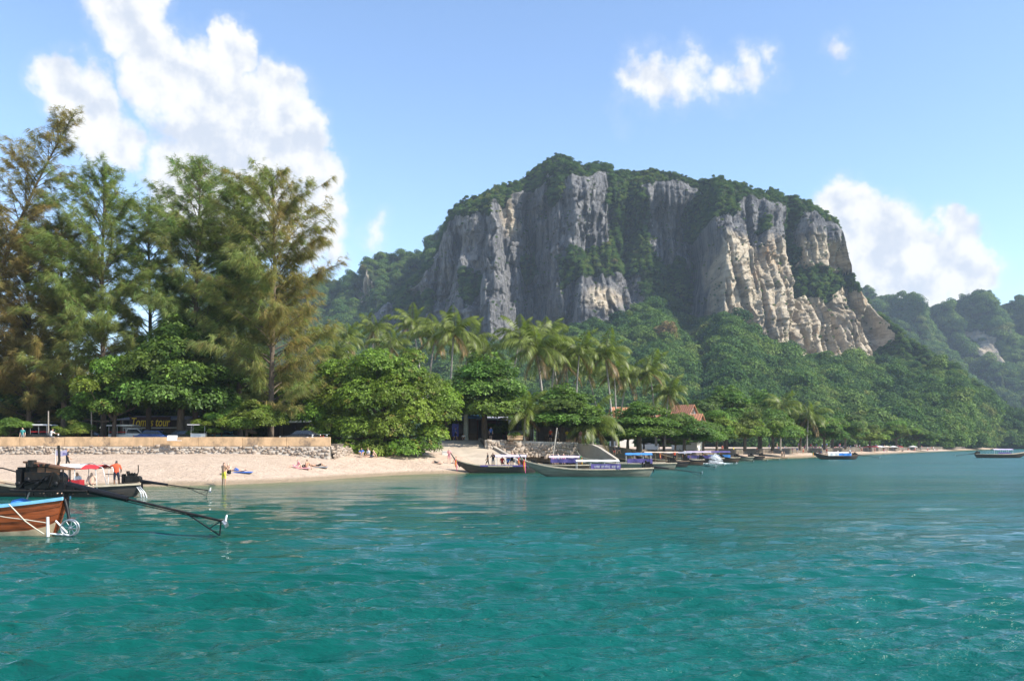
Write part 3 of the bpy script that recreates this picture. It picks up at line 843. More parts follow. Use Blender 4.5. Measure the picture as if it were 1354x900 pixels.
def stone_rows(A, Bp, z0f, z1f, batter, rng, w=0.42, h=0.3):
    """courses of random stones on a battered face from A to Bp (xy), from z0f(t) to z1f(t)"""
    A, Bp = np.array(A, float), np.array(Bp, float)
    L = np.linalg.norm(Bp - A); al2 = (Bp - A) / L
    nrm = np.array([al2[1], -al2[0], 0.0]); al = np.array([al2[0], al2[1], 0])
    rows = []
    s = 0.0
    zmin = min(z0f(t) for t in np.linspace(0, 1, 20)); zmax = max(z1f(t) for t in np.linspace(0, 1, 20))
    z = zmin + h / 2
    while z < zmax:
        s = rng.random() * w
        while s < L:
            ww = w * rng.uniform(0.6, 1.5)
            t = (s + ww / 2) / L
            if t < 1 and z0f(t) - 0.1 < z < z1f(t) + 0.02:
                off = batter * (zmax - z) 
                p = np.array([A[0] + al2[0] * (s + ww / 2), A[1] + al2[1] * (s + ww / 2), z + rng.normal() * 0.08]) + nrm * off
                rows.append((p, al, np.array([0, 0, 1.0]), nrm, ww * rng.uniform(.75, 1.1), h * rng.uniform(0.6, 1.5), rng.uniform(0.03, 0.2)))
            s += ww
        z += h * 0.92
    return rows

M_STONE = bpy.data.materials.new('wall_stone'); M_STONE.use_nodes = True
T = NT(M_STONE.node_tree); b = M_STONE.node_tree.nodes['Principled BSDF']
g = T.n('ShaderNodeNewGeometry')
cr = T.n('ShaderNodeValToRGB'); T.link(g.outputs['Random Per Island'], cr.inputs[0])
els = [(0.0, (0.22, 0.17, 0.13)), (0.3, (0.31, 0.245, 0.19)), (0.6, (0.36, 0.29, 0.225)), (0.85, (0.40, 0.335, 0.27)), (1.0, (0.26, 0.23, 0.20))]
while len(cr.color_ramp.elements) < len(els): cr.color_ramp.elements.new(0.5)
for i, (p, c) in enumerate(els): cr.color_ramp.elements[i].position = p; cr.color_ramp.elements[i].color = (*c, 1)
T.link(T.mix(T.ramp(T.noise(g.outputs['Position'], 0.35, 5, 0.65), 0.5, 0.72), cr.outputs[0], (0.20, 0.14, 0.10)), b.inputs['Base Color'])
b.inputs['Roughness'].default_value = 0.95
bn = T.n('ShaderNodeBump'); bn.inputs['Strength'].default_value = 0.6; bn.inputs['Distance'].default_value = 0.05
T.link(T.noise(g.outputs['Position'], 7, 5), bn.inputs['Height']); T.link(bn.outputs[0], b.inputs['Normal'])

wr = np.random.default_rng(5)
WX0, WX1, WY0, WY1 = -72.0, -18.6, 85.6, 87.6
def wall_y(x): return WY0 + (WY1 - WY0) * (x - WX0) / (WX1 - WX0)
wall = empty('retaining_wall', ((WX0 + WX1) / 2, wall_y((WX0 + WX1) / 2), 1.6))
tag(wall, 'long beach wall with ochre parapet on rough grey stones below the casuarinas', 'wall')
def under(o, par):
    o.parent = par; o.matrix_parent_inverse = par.matrix_basis.inverted(); return o
mbx = MB(); mbx.add([(WX0, WY0 - 0.75, 1.2), (WX1, WY1 - 0.75, 1.2), (WX1, WY1 - 0.12, 2.86), (WX0, WY0 - 0.12, 2.86), (WX0, WY0 + .5, 1.2), (WX1, WY1 + .5, 1.2), (WX1, WY1 + .5, 2.86), (WX0, WY0 + .5, 2.86)],
               [(0, 1, 2, 3), (5, 4, 7, 6), (3, 2, 6, 7), (1, 5, 6, 2), (4, 0, 3, 7)])
under(mbx.build('core', M_CONCRETE), wall)
rows = stone_rows((WX0, WY0 - 0.10), (WX1, WY1 - 0.10), lambda t: 1.35, lambda t: 2.84, 0.38, wr, 0.34, 0.22)
Vs, Fs = stones_mesh(rows, wr, 0.4)
so = link_mesh('stones', np_mesh('stones', Vs, Fs), M_STONE); so['kind'] = 'stuff'; under(so, wall)
rows = stone_rows((WX1 + .02, WY1 - .3), (WX1 + 1.2, 100.5), lambda t: 1.2, lambda t: 2.95 - .5 * t, 0.3, wr, 0.36, 0.24)
Vs, Fs = stones_mesh(rows, wr, 0.4)
so = link_mesh('return_stones', np_mesh('return_stones', Vs, Fs), M_STONE); so['kind'] = 'stuff'; under(so, wall)
segs = 12
for i in range(segs):
    xa = WX0 + (WX1 - WX0) * i / segs + 0.015; xb = WX0 + (WX1 - WX0) * (i + 1) / segs - 0.015
    q = MB(); top = 3.80 + 0.015 * math.sin(i * 2.3)
    ya, yb = wall_y(xa), wall_y(xb)
    q.add([(xa, ya - .16, 2.865), (xb, yb - .16, 2.865), (xb, yb - .14, top), (xa, ya - .14, top), (xa, ya + .16, 2.865), (xb, yb + .16, 2.865), (xb, yb + .16, top), (xa, ya + .16, top)],
          [(0, 1, 2, 3), (5, 4, 7, 6), (3, 2, 6, 7), (1, 5, 6, 2), (4, 0, 3, 7), (0, 4, 5, 1)])
    under(q.build('parapet_block', M_OCHRE, bevel=0.02), wall)
# fallen stones at the toe
# white sign lying on the parapet
p = at(229, 581, 86.6)
q = MB(); Mx = Matrix.Rotation(R(-18), 3, 'X'); q.box((0, 0, 0), (1.0, 0.04, 0.55), M=Mx); q.box((0.3, -0.1, -0.25), (1.3, 0.3, 0.05))
s_ = q.build('notice_board', M_WHITE, loc=(p.x, p.y - 0.25, 3.70)); tag(s_, 'small white board tilted against the ochre parapet', 'board')

# boat ramp and its side walls
ramp = empty('boat_ramp', (-6, 100, 1.5)); tag(ramp, 'wide concrete boat ramp sloping from the road to the sand', 'ramp')
tl, tr = at(553, 580, 113), at(634, 580, 113)
bl, br = at(566, 613, 98.5), at(692, 615, 97.5)
q = MB(); q.add([bl, br, (tr.x, 113.3, 3.66), (tl.x, 113.3, 3.6)] + [(v[0], v[1], v[2] - 1.5) for v in (bl, br, (tr.x, 113.3, 3.66), (tl.x, 113.3, 3.6))],
             [(0, 1, 2, 3), (7, 6, 5, 4), (0, 4, 5, 1), (1, 5, 6, 2), (2, 6, 7, 3), (3, 7, 4, 0)])
M_RAMP = pm('ramp_concrete', (0.45, 0.37, 0.28), 0.95, 0.16, 0.6, bump=0.4, bscale=5, second=(0.33, 0.26, 0.19), sec_scale=0.3)
under(q.build('slab', M_RAMP), ramp)
def side_wall(a, c, h0, h1, th, mat, name, par):
    a, c = Vector(a), Vector(c); d = (c - a); n_ = Vector((d.y, -d.x, 0)).normalized() * th / 2
    up0, up1 = Vector((0, 0, h0)), Vector((0, 0, h1)); dn = Vector((0, 0, -1.6))
    q = MB(); q.add([a - n_ + dn, a + n_ + dn, c + n_ + dn, c - n_ + dn, a - n_ + up0, a + n_ + up0, c + n_ + up1, c - n_ + up1],
                 [(3, 2, 1, 0), (4, 5, 6, 7), (0, 1, 5, 4), (1, 2, 6, 5), (2, 3, 7, 6), (3, 0, 4, 7)])
    o = q.build(name, mat, bevel=0.03)
    return under(o, par) if par else o
side_wall(Vector((tr.x, 113.3, 3.6)), Vector((br.x, br.y, br.z)), 0.32, 0.3, 0.4, M_CONCRETE, 'side_kerb', ramp)
side_wall(Vector((tl.x, 113.3, 3.55)), Vector((bl.x, bl.y, bl.z)), 0.3, 0.35, 0.4, M_CONCRETE, 'side_kerb', ramp)
q = MB(); p = at(588, 600, 101); q.box((p.x, p.y, p.z), (0.6, 0.35, 0.55)); q.box((p.x, p.y, p.z + .3), (0.7, .42, .08))
o = q.build('concrete_block', M_WHITE, bevel=0.03); tag(o, 'white concrete block at the foot of the ramp edge', 'block')

# wall to the right of the ramp, with planter
w2 = empty('stone_wall', (3, 108, 2)); tag(w2, 'low stone and render wall between the ramp and the pale wing wall', 'wall')
a2, b2 = at(641, 590, 107.2), at(764, 590, 111)
rows = stone_rows((a2.x, a2.y), (b2.x, b2.y), lambda t: 1.4, lambda t: 3.4 - .3 * t, 0.25, wr, 0.5, 0.32)
Vs, Fs = stones_mesh(rows, wr, 0.4)
so = link_mesh('stones', np_mesh('stones', Vs, Fs), M_STONE); so['kind'] = 'stuff'; under(so, w2)
side_wall((a2.x, a2.y + .3, 3.35), (b2.x, b2.y + .3, 3.05), 0.28, 0.28, 0.5, M_CONCRETE, 'coping', w2)
pl = empty('planter', at(681, 584, 107.5)); tag(pl, 'ochre box planter with a small shrub on the stone wall', 'planter')
q = MB(); p = at(681, 584, 107.6); q.box((p.x, p.y, 3.87), (1.9, .7, .48)); q.box((p.x, p.y, 4.14), (2.05, .85, .07)); under(q.build('box', M_OCHRE, bevel=.02), pl)
# pale wing wall
wg = MB(); a3, c3 = at(766, 600, 111.2), at(838, 612, 101)
dirw = (Vector((c3.x, c3.y)) - Vector((a3.x, a3.y)))
pts = [(0, 0.6), (0, 3.16), (.28, 3.05), (.40, 2.7), (.55, 2.05), (.72, 1.3), (.78, 0.3)]
nrm = Vector((dirw.y, -dirw.x)).normalized() * 0.22
vv = []
for sgn in (1, -1):
    for t, z in pts:
        c_ = Vector((a3.x, a3.y)) + dirw * t + nrm * sgn
        vv.append((c_.x, c_.y, z))
n_ = len(pts)
wg.add(vv, [tuple(range(n_)), tuple(range(2 * n_ - 1, n_ - 1, -1))] + [(i, i + n_, (i + 1) % n_ + n_, (i + 1) % n_) for i in range(n_)])
M_WING = pm('stained_white_render', (0.38, 0.335, 0.275), 0.9, 0.12, 0.8, bump=0.2, second=(0.36, 0.20, 0.16), sec_scale=0.7, sec_amt=(0.6, 0.7))
o = wg.build('wing_wall', M_WING, bevel=0.03); tag(o, 'pale stained wing wall sloping down to the sand behind the boats', 'wall')

# ------------------------------------------------------------------ trees
def leaf_whorls(C, N, k, L, Wd, rng, droop=0.25):
    """k pointed leaves round every twig end"""
    n = len(C)
    N = N / np.linalg.norm(N, axis=1)[:, None]
    a = np.cross(N, rng.normal(size=N.shape)); a /= np.linalg.norm(a, axis=1)[:, None]
    bq = np.cross(N, a)
    V = []
    for j in range(k):
        ang = 2 * PI * j / k + rng.normal(size=n) * 0.35
        d = a * np.cos(ang)[:, None] + bq * np.sin(ang)[:, None] + N * rng.uniform(-0.15, 0.6, n)[:, None]
        d /= np.linalg.norm(d, axis=1)[:, None]
        side = np.cross(d, N + rng.normal(size=N.shape) * 0.3); side /= np.linalg.norm(side, axis=1)[:, None]
        l = (L * rng.uniform(0.65, 1.2, n))[:, None]
        base = C + d * 0.06
        mid = base + d * l * 0.55 + np.array([0, 0, -0.02])
        tip = base + d * l + np.array([0, 0, -1]) * l * droop
        V.append(np.stack([base, mid + side * Wd * l, tip, mid - side * Wd * l], 1))
    V = np.stack(V, 1).reshape(-1, 3)
    return V, np.arange(len(V)).reshape(-1, 4)

def limb_tubes(mbq, base, targets, r0, rng, bend=0.15, n=7, fork=0.35):
    base = Vector(base)
    for t in targets:
        t = Vector(t)
        st = base + Vector((0, 0, (t.z - base.z) * fork * rng.uniform(0.6, 1.0)))
        st.x += (t.x - base.x) * 0.08; st.y += (t.y - base.y) * 0.08
        pts = []
        for i in range(6):
            s = i / 5
            p = st.lerp(t, s); p.z += bend * (t - st).length * math.sin(s * PI) * -0.5
            p += Vector((rng.normal() * .08, rng.normal() * .08, rng.normal() * .05)) * (t - st).length * 0.15
            pts.append(p)
        mbq.tube(pts, [r0 * 0.5 * (1 - 0.8 * i / 5) for i in range(6)], n)

def broad_tree(seed, lobes, height0, leafL=0.34, per=1.0, tint=(0.06, 0.11, 0.02), yellow=0.0, tiers=False, r0=0.22, k=6, nros=1500, leafW=0.27):
    """lobes: (x, y, z, rx, rz). Returns crown mesh and trunk mesh"""
    rng = np.random.default_rng(seed)
    tot = sum(l[3] * (l[3] + l[4]) for l in lobes)
    C, N, Tn = [], [], []
    for (x, y, z, rx, rz) in lobes:
        n = int(nros * rx * (rx + rz) / tot)
        d = rng.normal(size=(n, 3)); d /= np.linalg.norm(d, axis=1)[:, None]
        d[:, 2] = np.where(d[:, 2] < -0.25, np.abs(d[:, 2]) * rng.uniform(-.5, 1, n), d[:, 2])
        lump = 0.80 + 0.42 * fbm(d[:, 0] * 1.7 + seed, d[:, 1] * 1.7, d[:, 2] * 1.7, seed, 3)
        shell = np.where(rng.random(n) < 0.75, 0.86 + 0.14 * rng.random(n), rng.uniform(0.35, 0.9, n))
        C.append(np.array([x, y, z]) + d * (lump * shell)[:, None] * np.array([rx, rx, rz]))
        N.append(d * np.array([1, 1, 0.6]) + np.array([0, 0, 0.75]) + rng.normal(size=(n, 3)) * 0.3)
        lc = np.array(tint) * rng.uniform(0.75, 1.25) * np.array([rng.uniform(.85, 1.2), 1, 1])
        jit = rng.uniform(0.6, 1.45, (n, 1))
        t = lc[None] * jit
        yl = rng.random(n) < yellow
        t[yl] = np.array([0.16, 0.13, 0.03]) * jit[yl]
        Tn.append(t)
    C, N, Tn = np.vstack(C), np.vstack(N), np.vstack(Tn)
    V, F = leaf_whorls(C, N, k, leafL, leafW, rng)
    crown = np_mesh('crown', V, F, tint=np.repeat(Tn, k * 4, 0))
    q = MB()
    zt = np.mean([l[2] for l in lobes])
    q.tube([(0, 0, -0.3), (rng.normal() * .08, 0, height0 * .5), (rng.normal() * .15, rng.normal() * .15, height0)], [r0 * 1.25, r0, r0 * .75], 9)
    limb_tubes(q, (0, 0, height0 * 0.6), [(l[0], l[1], l[2] + l[4] * 0.2) for l in lobes], r0, rng)
    return crown, q.mesh('trunk')

def place_tree(name, crown, trunk, loc, label, cat='tree', group=None, rz=0.0, scale=(1, 1, 1), mat=None, bark=None):
    t = empty(name, loc, rz); t.scale = scale
    link_mesh('trunk', trunk, bark or M_BARK, t); link_mesh('crown', crown, mat or M_LEAF, t)
    tag(t, label, cat, group)
    return t

# --- casuarinas: feathery, with drooping needle sprays
def casuarina(seed, H, spread, lean=(0, 0), bare=0.18, tint=(0.06, 0.085, 0.02), brown=lambda x, z: 0.0, nbr=85, r0=0.34, droop=0.5, top_thin=0.55, dens=1.0, curve=0.0):
    rng = np.random.default_rng(seed)
    q = MB()
    def axis(t):
        sway = math.sin(t * 5 + seed) * 0.25 * t
        return Vector((lean[0] * (t ** (1 + curve)) * H + sway, lean[1] * t * H + math.cos(t * 4 + seed) * .2 * t, H * t))
    q.tube([axis(t) - Vector((0, 0, .3 if t == 0 else 0)) for t in np.linspace(0, 1, 14)], [r0 * (1 - t) ** 0.8 + 0.02 for t in np.linspace(0, 1, 14)], 8)
    O, D, LN, BR = [], [], [], []
    for i in range(nbr):
        t = bare + (0.985 - bare) * ((i + rng.random()) / nbr) ** 0.92
        az = i * 2.4 + rng.normal() * 0.5
        u_ = (t - bare) / (1 - bare)
        prof = max(0.12, (1 - u_ ** 2.8) ** 0.8) * (0.72 + 0.28 * min(1, u_ / .2))
        Lb = spread * prof * rng.choice([0.55, 0.8, 1.0, 1.25]) * rng.uniform(0.85, 1.15) * (1.25 if u_ > .55 else 1.0)
        el0 = R(rng.uniform(10, 40) + 40 * u_)
        p = axis(t); pts = [p.copy()]; n = 7
        hd = Vector((math.cos(az), math.sin(az), 0))
        for s in range(n):
            e = el0 * (1 - 0.55 * s / n) - R(10) * (s / n) * (1 - t)
            az += rng.normal() * 0.10
            hd = Vector((math.cos(az), math.sin(az), 0))
            p = p + (hd * math.cos(e) + Vector((0, 0, math.sin(e)))) * Lb / n
            pts.append(p.copy())
        rb = r0 * 0.22 * (1 - t * 0.6)
        q.tube(pts, [rb * (1 - 0.85 * s / n) + 0.012 for s in range(n + 1)], 5, cap=False)
        bq = min(1.0, max(0.0, brown(pts[-1].x, pts[-1].z) + rng.normal() * .22))
        # twigs along the branch
        ntw = int(max(6, Lb * 3.6 * dens))
        for w in range(ntw):
            s = rng.uniform(0.22, 1.0) * n
            i0 = min(int(s), n - 1); b0 = pts[i0].lerp(pts[i0 + 1], s - i0)
            dirb = (pts[i0 + 1] - pts[i0]).normalized()
            sd_ = Vector((rng.normal(), rng.normal(), rng.normal() * .5 + 0.15)).normalized()
            tw = (dirb * 1.2 + sd_ * .9 + Vector((0, 0, .25))).normalized(); lt = rng.uniform(0.6, 2.2) * (0.6 + 0.4 * prof)
            e1 = b0 + tw * lt
            if rng.random() < 0.2: q.tube([b0, e1], [0.022, 0.008], 3, cap=False)
            ns = rng.integers(4, 7)
            if u_ > .6 and rng.random() < .35: continue
            for _ in range(ns):
                u = rng.random()
                O.append(b0.lerp(e1, u)); D.append(tw * 0.55 + dirb * 0.2 + Vector((rng.normal() * .32, rng.normal() * .32, -droop * rng.uniform(.1, 1.0))))
                LN.append(rng.uniform(0.5, 1.05) * (0.75 + 0.3 * prof)); BR.append(min(1, max(0, bq * rng.uniform(.35, 1.0) + rng.normal() * .12)))
    for w in range(60):
        t = rng.uniform(0.9, 1.0); O.append(axis(t)); D.append(Vector((rng.normal() * .5, rng.normal() * .5, 0.6))); LN.append(0.6); BR.append(0)
    O, D, LN, BR = np.array(O), np.array(D), np.array(LN), np.array(BR)
    kneed = 10
    n = len(O)
    d = D[:, None, :] + rng.normal(size=(n, kneed, 3)) * 0.22
    d /= np.linalg.norm(d, axis=2)[..., None]
    base = O[:, None, :] + rng.normal(size=(n, kneed, 3)) * 0.10
    l = LN[:, None, None] * rng.uniform(0.6, 1.15, (n, kneed, 1))
    tip = base + d * l + np.array([0, 0, -1]) * l * 0.45
    sd_ = np.cross(d, rng.normal(size=d.shape)); sd_ /= np.linalg.norm(sd_, axis=2)[..., None]
    w = 0.021
    V = np.stack([base + sd_ * w, tip, base - sd_ * w], 2).reshape(-1, 3)
    F = np.arange(len(V)).reshape(-1, 3)
    g_ = np.array(tint)[None] * rng.uniform(0.85, 1.5, (n, 1)) * (1 + np.stack([rng.normal(size=n) * .10, rng.normal(size=n) * .05, rng.normal(size=n) * .1], 1))
    bn_ = np.array([0.32, 0.215, 0.085])[None] * rng.uniform(0.7, 1.25, (n, 1))
    c = g_ * (1 - BR[:, None]) + bn_ * BR[:, None]
    crown = np_mesh('crown', V, F, tint=np.repeat(np.clip(c, 0, 1), kneed * 3, 0))
    return crown, q.mesh('trunk')

TZ = 3.12
def base_at(px, Y, z=TZ): return ((px - CX) / F_PX * Y, Y, z)
G_CAS = None
CAS = [
    # px, Y, seed, H, spread, lean, brown(x,z), tint, extra, label
    (-58, 97, 1, 37.6, 6.0, (0.36, 0.0), lambda x, z: 0.6, (0.165, 0.165, 0.065), dict(curve=0.5, nbr=130, bare=.12), 'tall thin-tipped casuarina leaning right at the picture edge'),
    (38, 103, 12, 24.0, 8.5, (0.0, 0), lambda x, z: 0.62, (0.175, 0.165, 0.055), dict(nbr=130, bare=.10), 'browning casuarina filling the lower corner beside the leaning casuarina'),
    (137, 98, 2, 31.8, 7.6, (0.0, 0), lambda x, z: 0.4 if z < 14 else 0.03, (0.155, 0.20, 0.062), dict(nbr=120, bare=.14), 'tall green casuarina with a pointed top between the leaning and the forked ones'),
    (258, 99, 3, 33.0, 6.0, (0.01, 0), lambda x, z: 0.02, (0.15, 0.20, 0.07), dict(nbr=135, bare=.26), 'slender green casuarina with sky showing through, left of the browning one'),
    (318, 101, 4, 30.5, 5.6, (-0.02, 0), lambda x, z: 0.08, (0.15, 0.20, 0.062), dict(nbr=130, bare=.2), 'green casuarina crowded against the browning one'),
    (196, 102, 6, 28.5, 6.2, (0.01, 0), lambda x, z: 0.05, (0.15, 0.20, 0.066), dict(nbr=85, bare=.2), 'shorter green casuarina filling the gap between the pointed one and the slender one'),
    (84, 101, 7, 27.0, 6.0, (0.0, 0), lambda x, z: 0.3, (0.155, 0.185, 0.06), dict(nbr=85, bare=.15), 'shorter casuarina half hidden left of the pointed green one'),
    (358, 95, 5, 30.0, 7.6, (0.012, 0), lambda x, z: 0.75 if x > 0.5 else 0.15, (0.16, 0.19, 0.06), dict(nbr=120, bare=.10, droop=0.8), 'casuarina with rusty brown drooping branches beside the broad bright green tree'),
]
for (px_, Y_, sd_, H_, sp_, ln_, bf, tn, ex, lab) in CAS:
    c_, t_ = casuarina(sd_, H_, sp_, ln_, tint=tn, brown=bf, **ex)
    place_tree('casuarina_tree', c_, t_, base_at(px_, Y_), lab, 'tree', 'casuarinas along the beach road', mat=M_NEEDLE)

# --- broadleaf trees
def lobe_set(rng, n, w, h, z0, rmin, rmax, flat=0.75):
    out = []
    for i in range(n):
        a = 2.4 * i + rng.random(); rr = w * 0.5 * math.sqrt((i + 0.4) / n) 
        r = rng.uniform(rmin, rmax)
        out.append((math.cos(a) * max(0, rr - r * .4), math.sin(a) * max(0, rr - r * .4) * 0.8, z0 + (h - z0) * (0.2 + 0.75 * rng.random() * (1 - 0.45 * rr / (w * .5))) - r * .2, r, r * flat))
    return out

# the broad bright green tree over the end of the wall
big_lobes = [(-4.6, -.5, 6.2, 2.6, 2.3), (-3.2, .6, 9.0, 2.9, 2.4), (-.6, -1, 10.2, 2.6, 1.9), (2.0, 0, 9.2, 2.7, 2.1), (4.4, .5, 7.4, 2.7, 2.3), (5.8, -.4, 4.9, 2.3, 2.2), (3.6, -2, 4.6, 2.6, 2.4),
             (1.2, -2.6, 6.6, 2.9, 2.5), (-1.8, -2.4, 6.2, 3.0, 2.6), (-4.8, -1.4, 3.6, 2.2, 2.0), (-2.2, -2.6, 3.2, 2.6, 2.2), (1.0, -3.0, 3.2, 2.6, 2.2), (5.2, -1, 2.7, 1.8, 1.6), (0, 2, 7.5, 3.4, 2.6), (-5.6, -2.2, 1.3, 1.7, 1.5), (-6.6, -2.4, 2.6, 1.5, 1.4), (-3.2, -3.4, .9, 1.9, 1.4), (-.6, -3.6, .9, 2.0, 1.4), (2.4, -3.2, 1.0, 2.0, 1.4), (4.6, -2.0, 1.4, 1.7, 1.4), (-6.8, -1.6, 4.6, 1.6, 1.5), (6.6, -.2, 6.2, 1.8, 1.8), (-6.0, 0, 7.6, 1.7, 1.6), (-5.4, .4, 9.6, 1.6, 1.5), (3.0, .4, 11.0, 1.5, 1.3)]
c_, t_ = broad_tree(21, big_lobes, 4.0, leafL=0.28, tint=(0.125, 0.190, 0.024), yellow=0.03, r0=0.42, k=6, nros=12500, leafW=.30)
p = at(506, 606, 99.5)
place_tree('broadleaf_tree', c_, t_, (p.x, 99.5, 1.35), 'broad rounded bright green tree overhanging the end of the beach wall', scale=(1.12, 1.0, 1.06))

VAR = []
for i in range(6):
    rg = np.random.default_rng(300 + i)
    lob = lobe_set(rg, 15, 9.2, 8.4, 1.4, 0.9, 2.3, 0.72)
    VAR.append(broad_tree(310 + i, lob, 3.0, leafL=0.31, tint=[(0.085, 0.15, 0.024), (0.10, 0.16, 0.028), (0.12, 0.185, 0.026), (0.075, 0.13, 0.026), (0.12, 0.175, 0.028), (0.09, 0.145, 0.032)][i], yellow=0.02, k=6, nros=4600, r0=0.2))
# tiered sea-almond kind
TIER = []
for i in range(2):
    rg = np.random.default_rng(350 + i); lob = []
    for tz, rw_, cnt in ((3.4, 4.0, 6), (5.4, 3.6, 5), (7.2, 2.6, 4), (8.6, 1.4, 2)):
        for j in range(cnt):
            a = 2 * PI * j / cnt + rg.random() * .6
            lob.append((math.cos(a) * rw_ * .62, math.sin(a) * rw_ * .55, tz + rg.normal() * .35, rw_ * .58, 1.35))
    TIER.append(broad_tree(360 + i, lob, 5.2, leafL=0.30, tint=(0.09, 0.155, 0.026), k=6, nros=5200, r0=0.24))

# px, py_top, py_base, width px, Y, variant, label
BT = [
    (150, 470, 578, 110, 93.5, ('V', 2), 'light green broad-leaved tree left of the yellow shop sign, in front of the casuarinas'),
    (238, 428, 578, 128, 95.5, ('T', 0), 'dark tiered almond tree standing over the yellow shop sign'),
    (326, 515, 581, 82, 92.0, ('V', 4), 'low bushy tree in front of the thatched shelter'),
    (30, 500, 578, 140, 107, ('V', 3), 'shaded broad-leaved tree behind the browning casuarina at the picture edge'),
    (110, 480, 578, 130, 112, ('V', 0), 'shaded tree deep behind the light green tree by the road'),
    (200, 470, 578, 130, 115, ('V', 5), 'shaded tree deep behind the shop with the yellow sign'),
    (290, 470, 578, 130, 113, ('V', 1), 'shaded tree filling the gap behind the thatched shelter'),
    (375, 470, 578, 140, 114, ('V', 3), 'shaded tree behind the rusty casuarina'),
    (430, 480, 582, 120, 110, ('V', 0), 'dark tree pressed between the rusty casuarina and the broad bright tree'),
    (641, 472, 582, 106, 114, ('T', 1), 'tall dark tiered tree just above the boat ramp'),
    (590, 520, 582, 70, 122, ('V', 3), 'dark tree half hidden behind the broad bright tree at the ramp head'),
    (744, 512, 588, 102, 114, ('T', 0), 'wide low tiered tree standing behind the stone wall'),
    (700, 530, 586, 70, 126, ('V', 5), 'small dark tree in the shade behind the stone wall'),
    (845, 540, 596, 90, 128, ('T', 1), 'flat-topped tree shading the sand behind the blue boat canopy'),
    (905, 542, 597, 80, 146, ('V', 1), 'rounded dark green tree below the white-gabled house'),
    (795, 545, 590, 60, 135, ('V', 0), 'small round tree beyond the pale wing wall'),
    (948, 548, 597, 60, 168, ('V', 2), 'light green tree at the near edge of the row, right of the house'),
    (985, 538, 597, 75, 186, ('V', 4), 'first tree right of the white spray in the beach row'),
    (1022, 536, 597, 70, 204, ('V', 1), 'broad tree in the beach row below the right pair of palms'),
    (1058, 545, 597, 64, 222, ('V', 2), 'light green tree in the beach row beneath the bushy palm'),
    (1090, 548, 597, 60, 246, ('V', 0), 'dense green tree in the beach row above the lone moored boat'),
    (1118, 552, 596, 50, 270, ('V', 5), 'last big tree of the row before the red parasols'),
    (960, 520, 580, 80, 215, ('T', 0), 'flat-topped tree rising behind the row, right of the orange roofs'),
    (1005, 525, 580, 76, 235, ('T', 1), 'dark flat-topped tree rising behind the beach row near the middle'),
    (1100, 535, 580, 70, 290, ('V', 3), 'dark tree rising behind the row near its far end'),
    (870, 520, 575, 70, 190, ('V', 5), 'dark tree behind the orange roofs'),
    (925, 525, 575, 66, 200, ('V', 3), 'dark tree just right of the white gable'),
    (1150, 560, 594, 50, 305, ('V', 4), 'pale green tree behind the red parasols'),
    (1185, 562, 594, 50, 345, ('V', 2), 'pale green tree right of the red parasols'),
    (1215, 565, 593, 46, 380, ('V', 1), 'far green tree where the crowded sand narrows'),
    (670, 545, 586, 60, 120, ('V', 4), 'small tree over the white kiosk'),
    (830, 552, 596, 70, 138, ('V', 4), 'bushy tree in front of the two left orange roofs'),
    (878, 556, 596, 66, 152, ('V', 2), 'light bushy tree filling the gap below the orange roofs'),
    (930, 556, 597, 56, 160, ('V', 0), 'low dark tree right below the low orange roof'),
    (283, 545, 579, 52, 91.5, ('V', 2), 'low sunlit shrub beside the white food cart'),
    (100, 548, 579, 50, 91.5, ('V', 4), 'low sunlit shrub behind the parapet right of the motorcyclist'),
    (12, 545, 579, 50, 91.5, ('V', 1), 'low shrub behind the parapet at the picture edge'),
    (818, 571, 596, 46, 150, ('V', 5), 'low bush before the farthest left orange-roofed house'),
    (851, 570, 596, 46, 162, ('V', 3), 'low bush before the middle orange-roofed house'),
    (893, 571, 597, 46, 158, ('V', 1), 'low bush under the white gable'),
    (20, 455, 578, 150, 128, ('V', 5), 'tree added to darken the gap behind the long dim shop'),  # from here on, a back row added to darken the view behind the road
    (155, 460, 578, 150, 130, ('V', 1), 'tree added to darken the gap far behind the light green tree'),
    (335, 465, 578, 150, 128, ('V', 3), 'tree added to darken the gap far behind the low bushy tree'),
]
for k_, (px_, pt, pb, wpx_, Y_, (kd, vi), lab) in enumerate(BT):
    cm, tm = (VAR if kd == 'V' else TIER)[vi]
    zb = terr_z(px_) if Y_ < 400 else 2.2
    if px_ > 800: pt = pt - 6
    top = CAM_H + (HY - pt) / F_PX * Y_
    h = max(2.5, top - zb); w = wpx_ / F_PX * Y_ * 1.22
    h0 = 9.3 if kd == 'T' else 8.6; w0 = 8.4 if kd == 'T' else 9.4
    place_tree('broadleaf_tree', cm, tm, base_at(px_, Y_, zb), lab, 'tree', 'broad-leaved trees behind the beach', rz=k_ * 1.3, scale=(w / w0, w / w0, h / h0))

# leaf mass added to darken the bright gaps at the back of the road
hr = np.random.default_rng(44)
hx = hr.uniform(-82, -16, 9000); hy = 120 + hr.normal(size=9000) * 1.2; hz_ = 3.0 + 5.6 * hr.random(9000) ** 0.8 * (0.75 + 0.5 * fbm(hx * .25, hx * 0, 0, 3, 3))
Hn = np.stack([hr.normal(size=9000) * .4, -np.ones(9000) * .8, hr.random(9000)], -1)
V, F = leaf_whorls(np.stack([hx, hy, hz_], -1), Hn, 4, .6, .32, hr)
o = link_mesh('shade_filler', np_mesh('shade_filler', V, F, tint=(.05, .09, .02)), M_LEAF); tag(o, 'dark leaf mass added to deepen the shade behind the road shops', 'shade_filler')
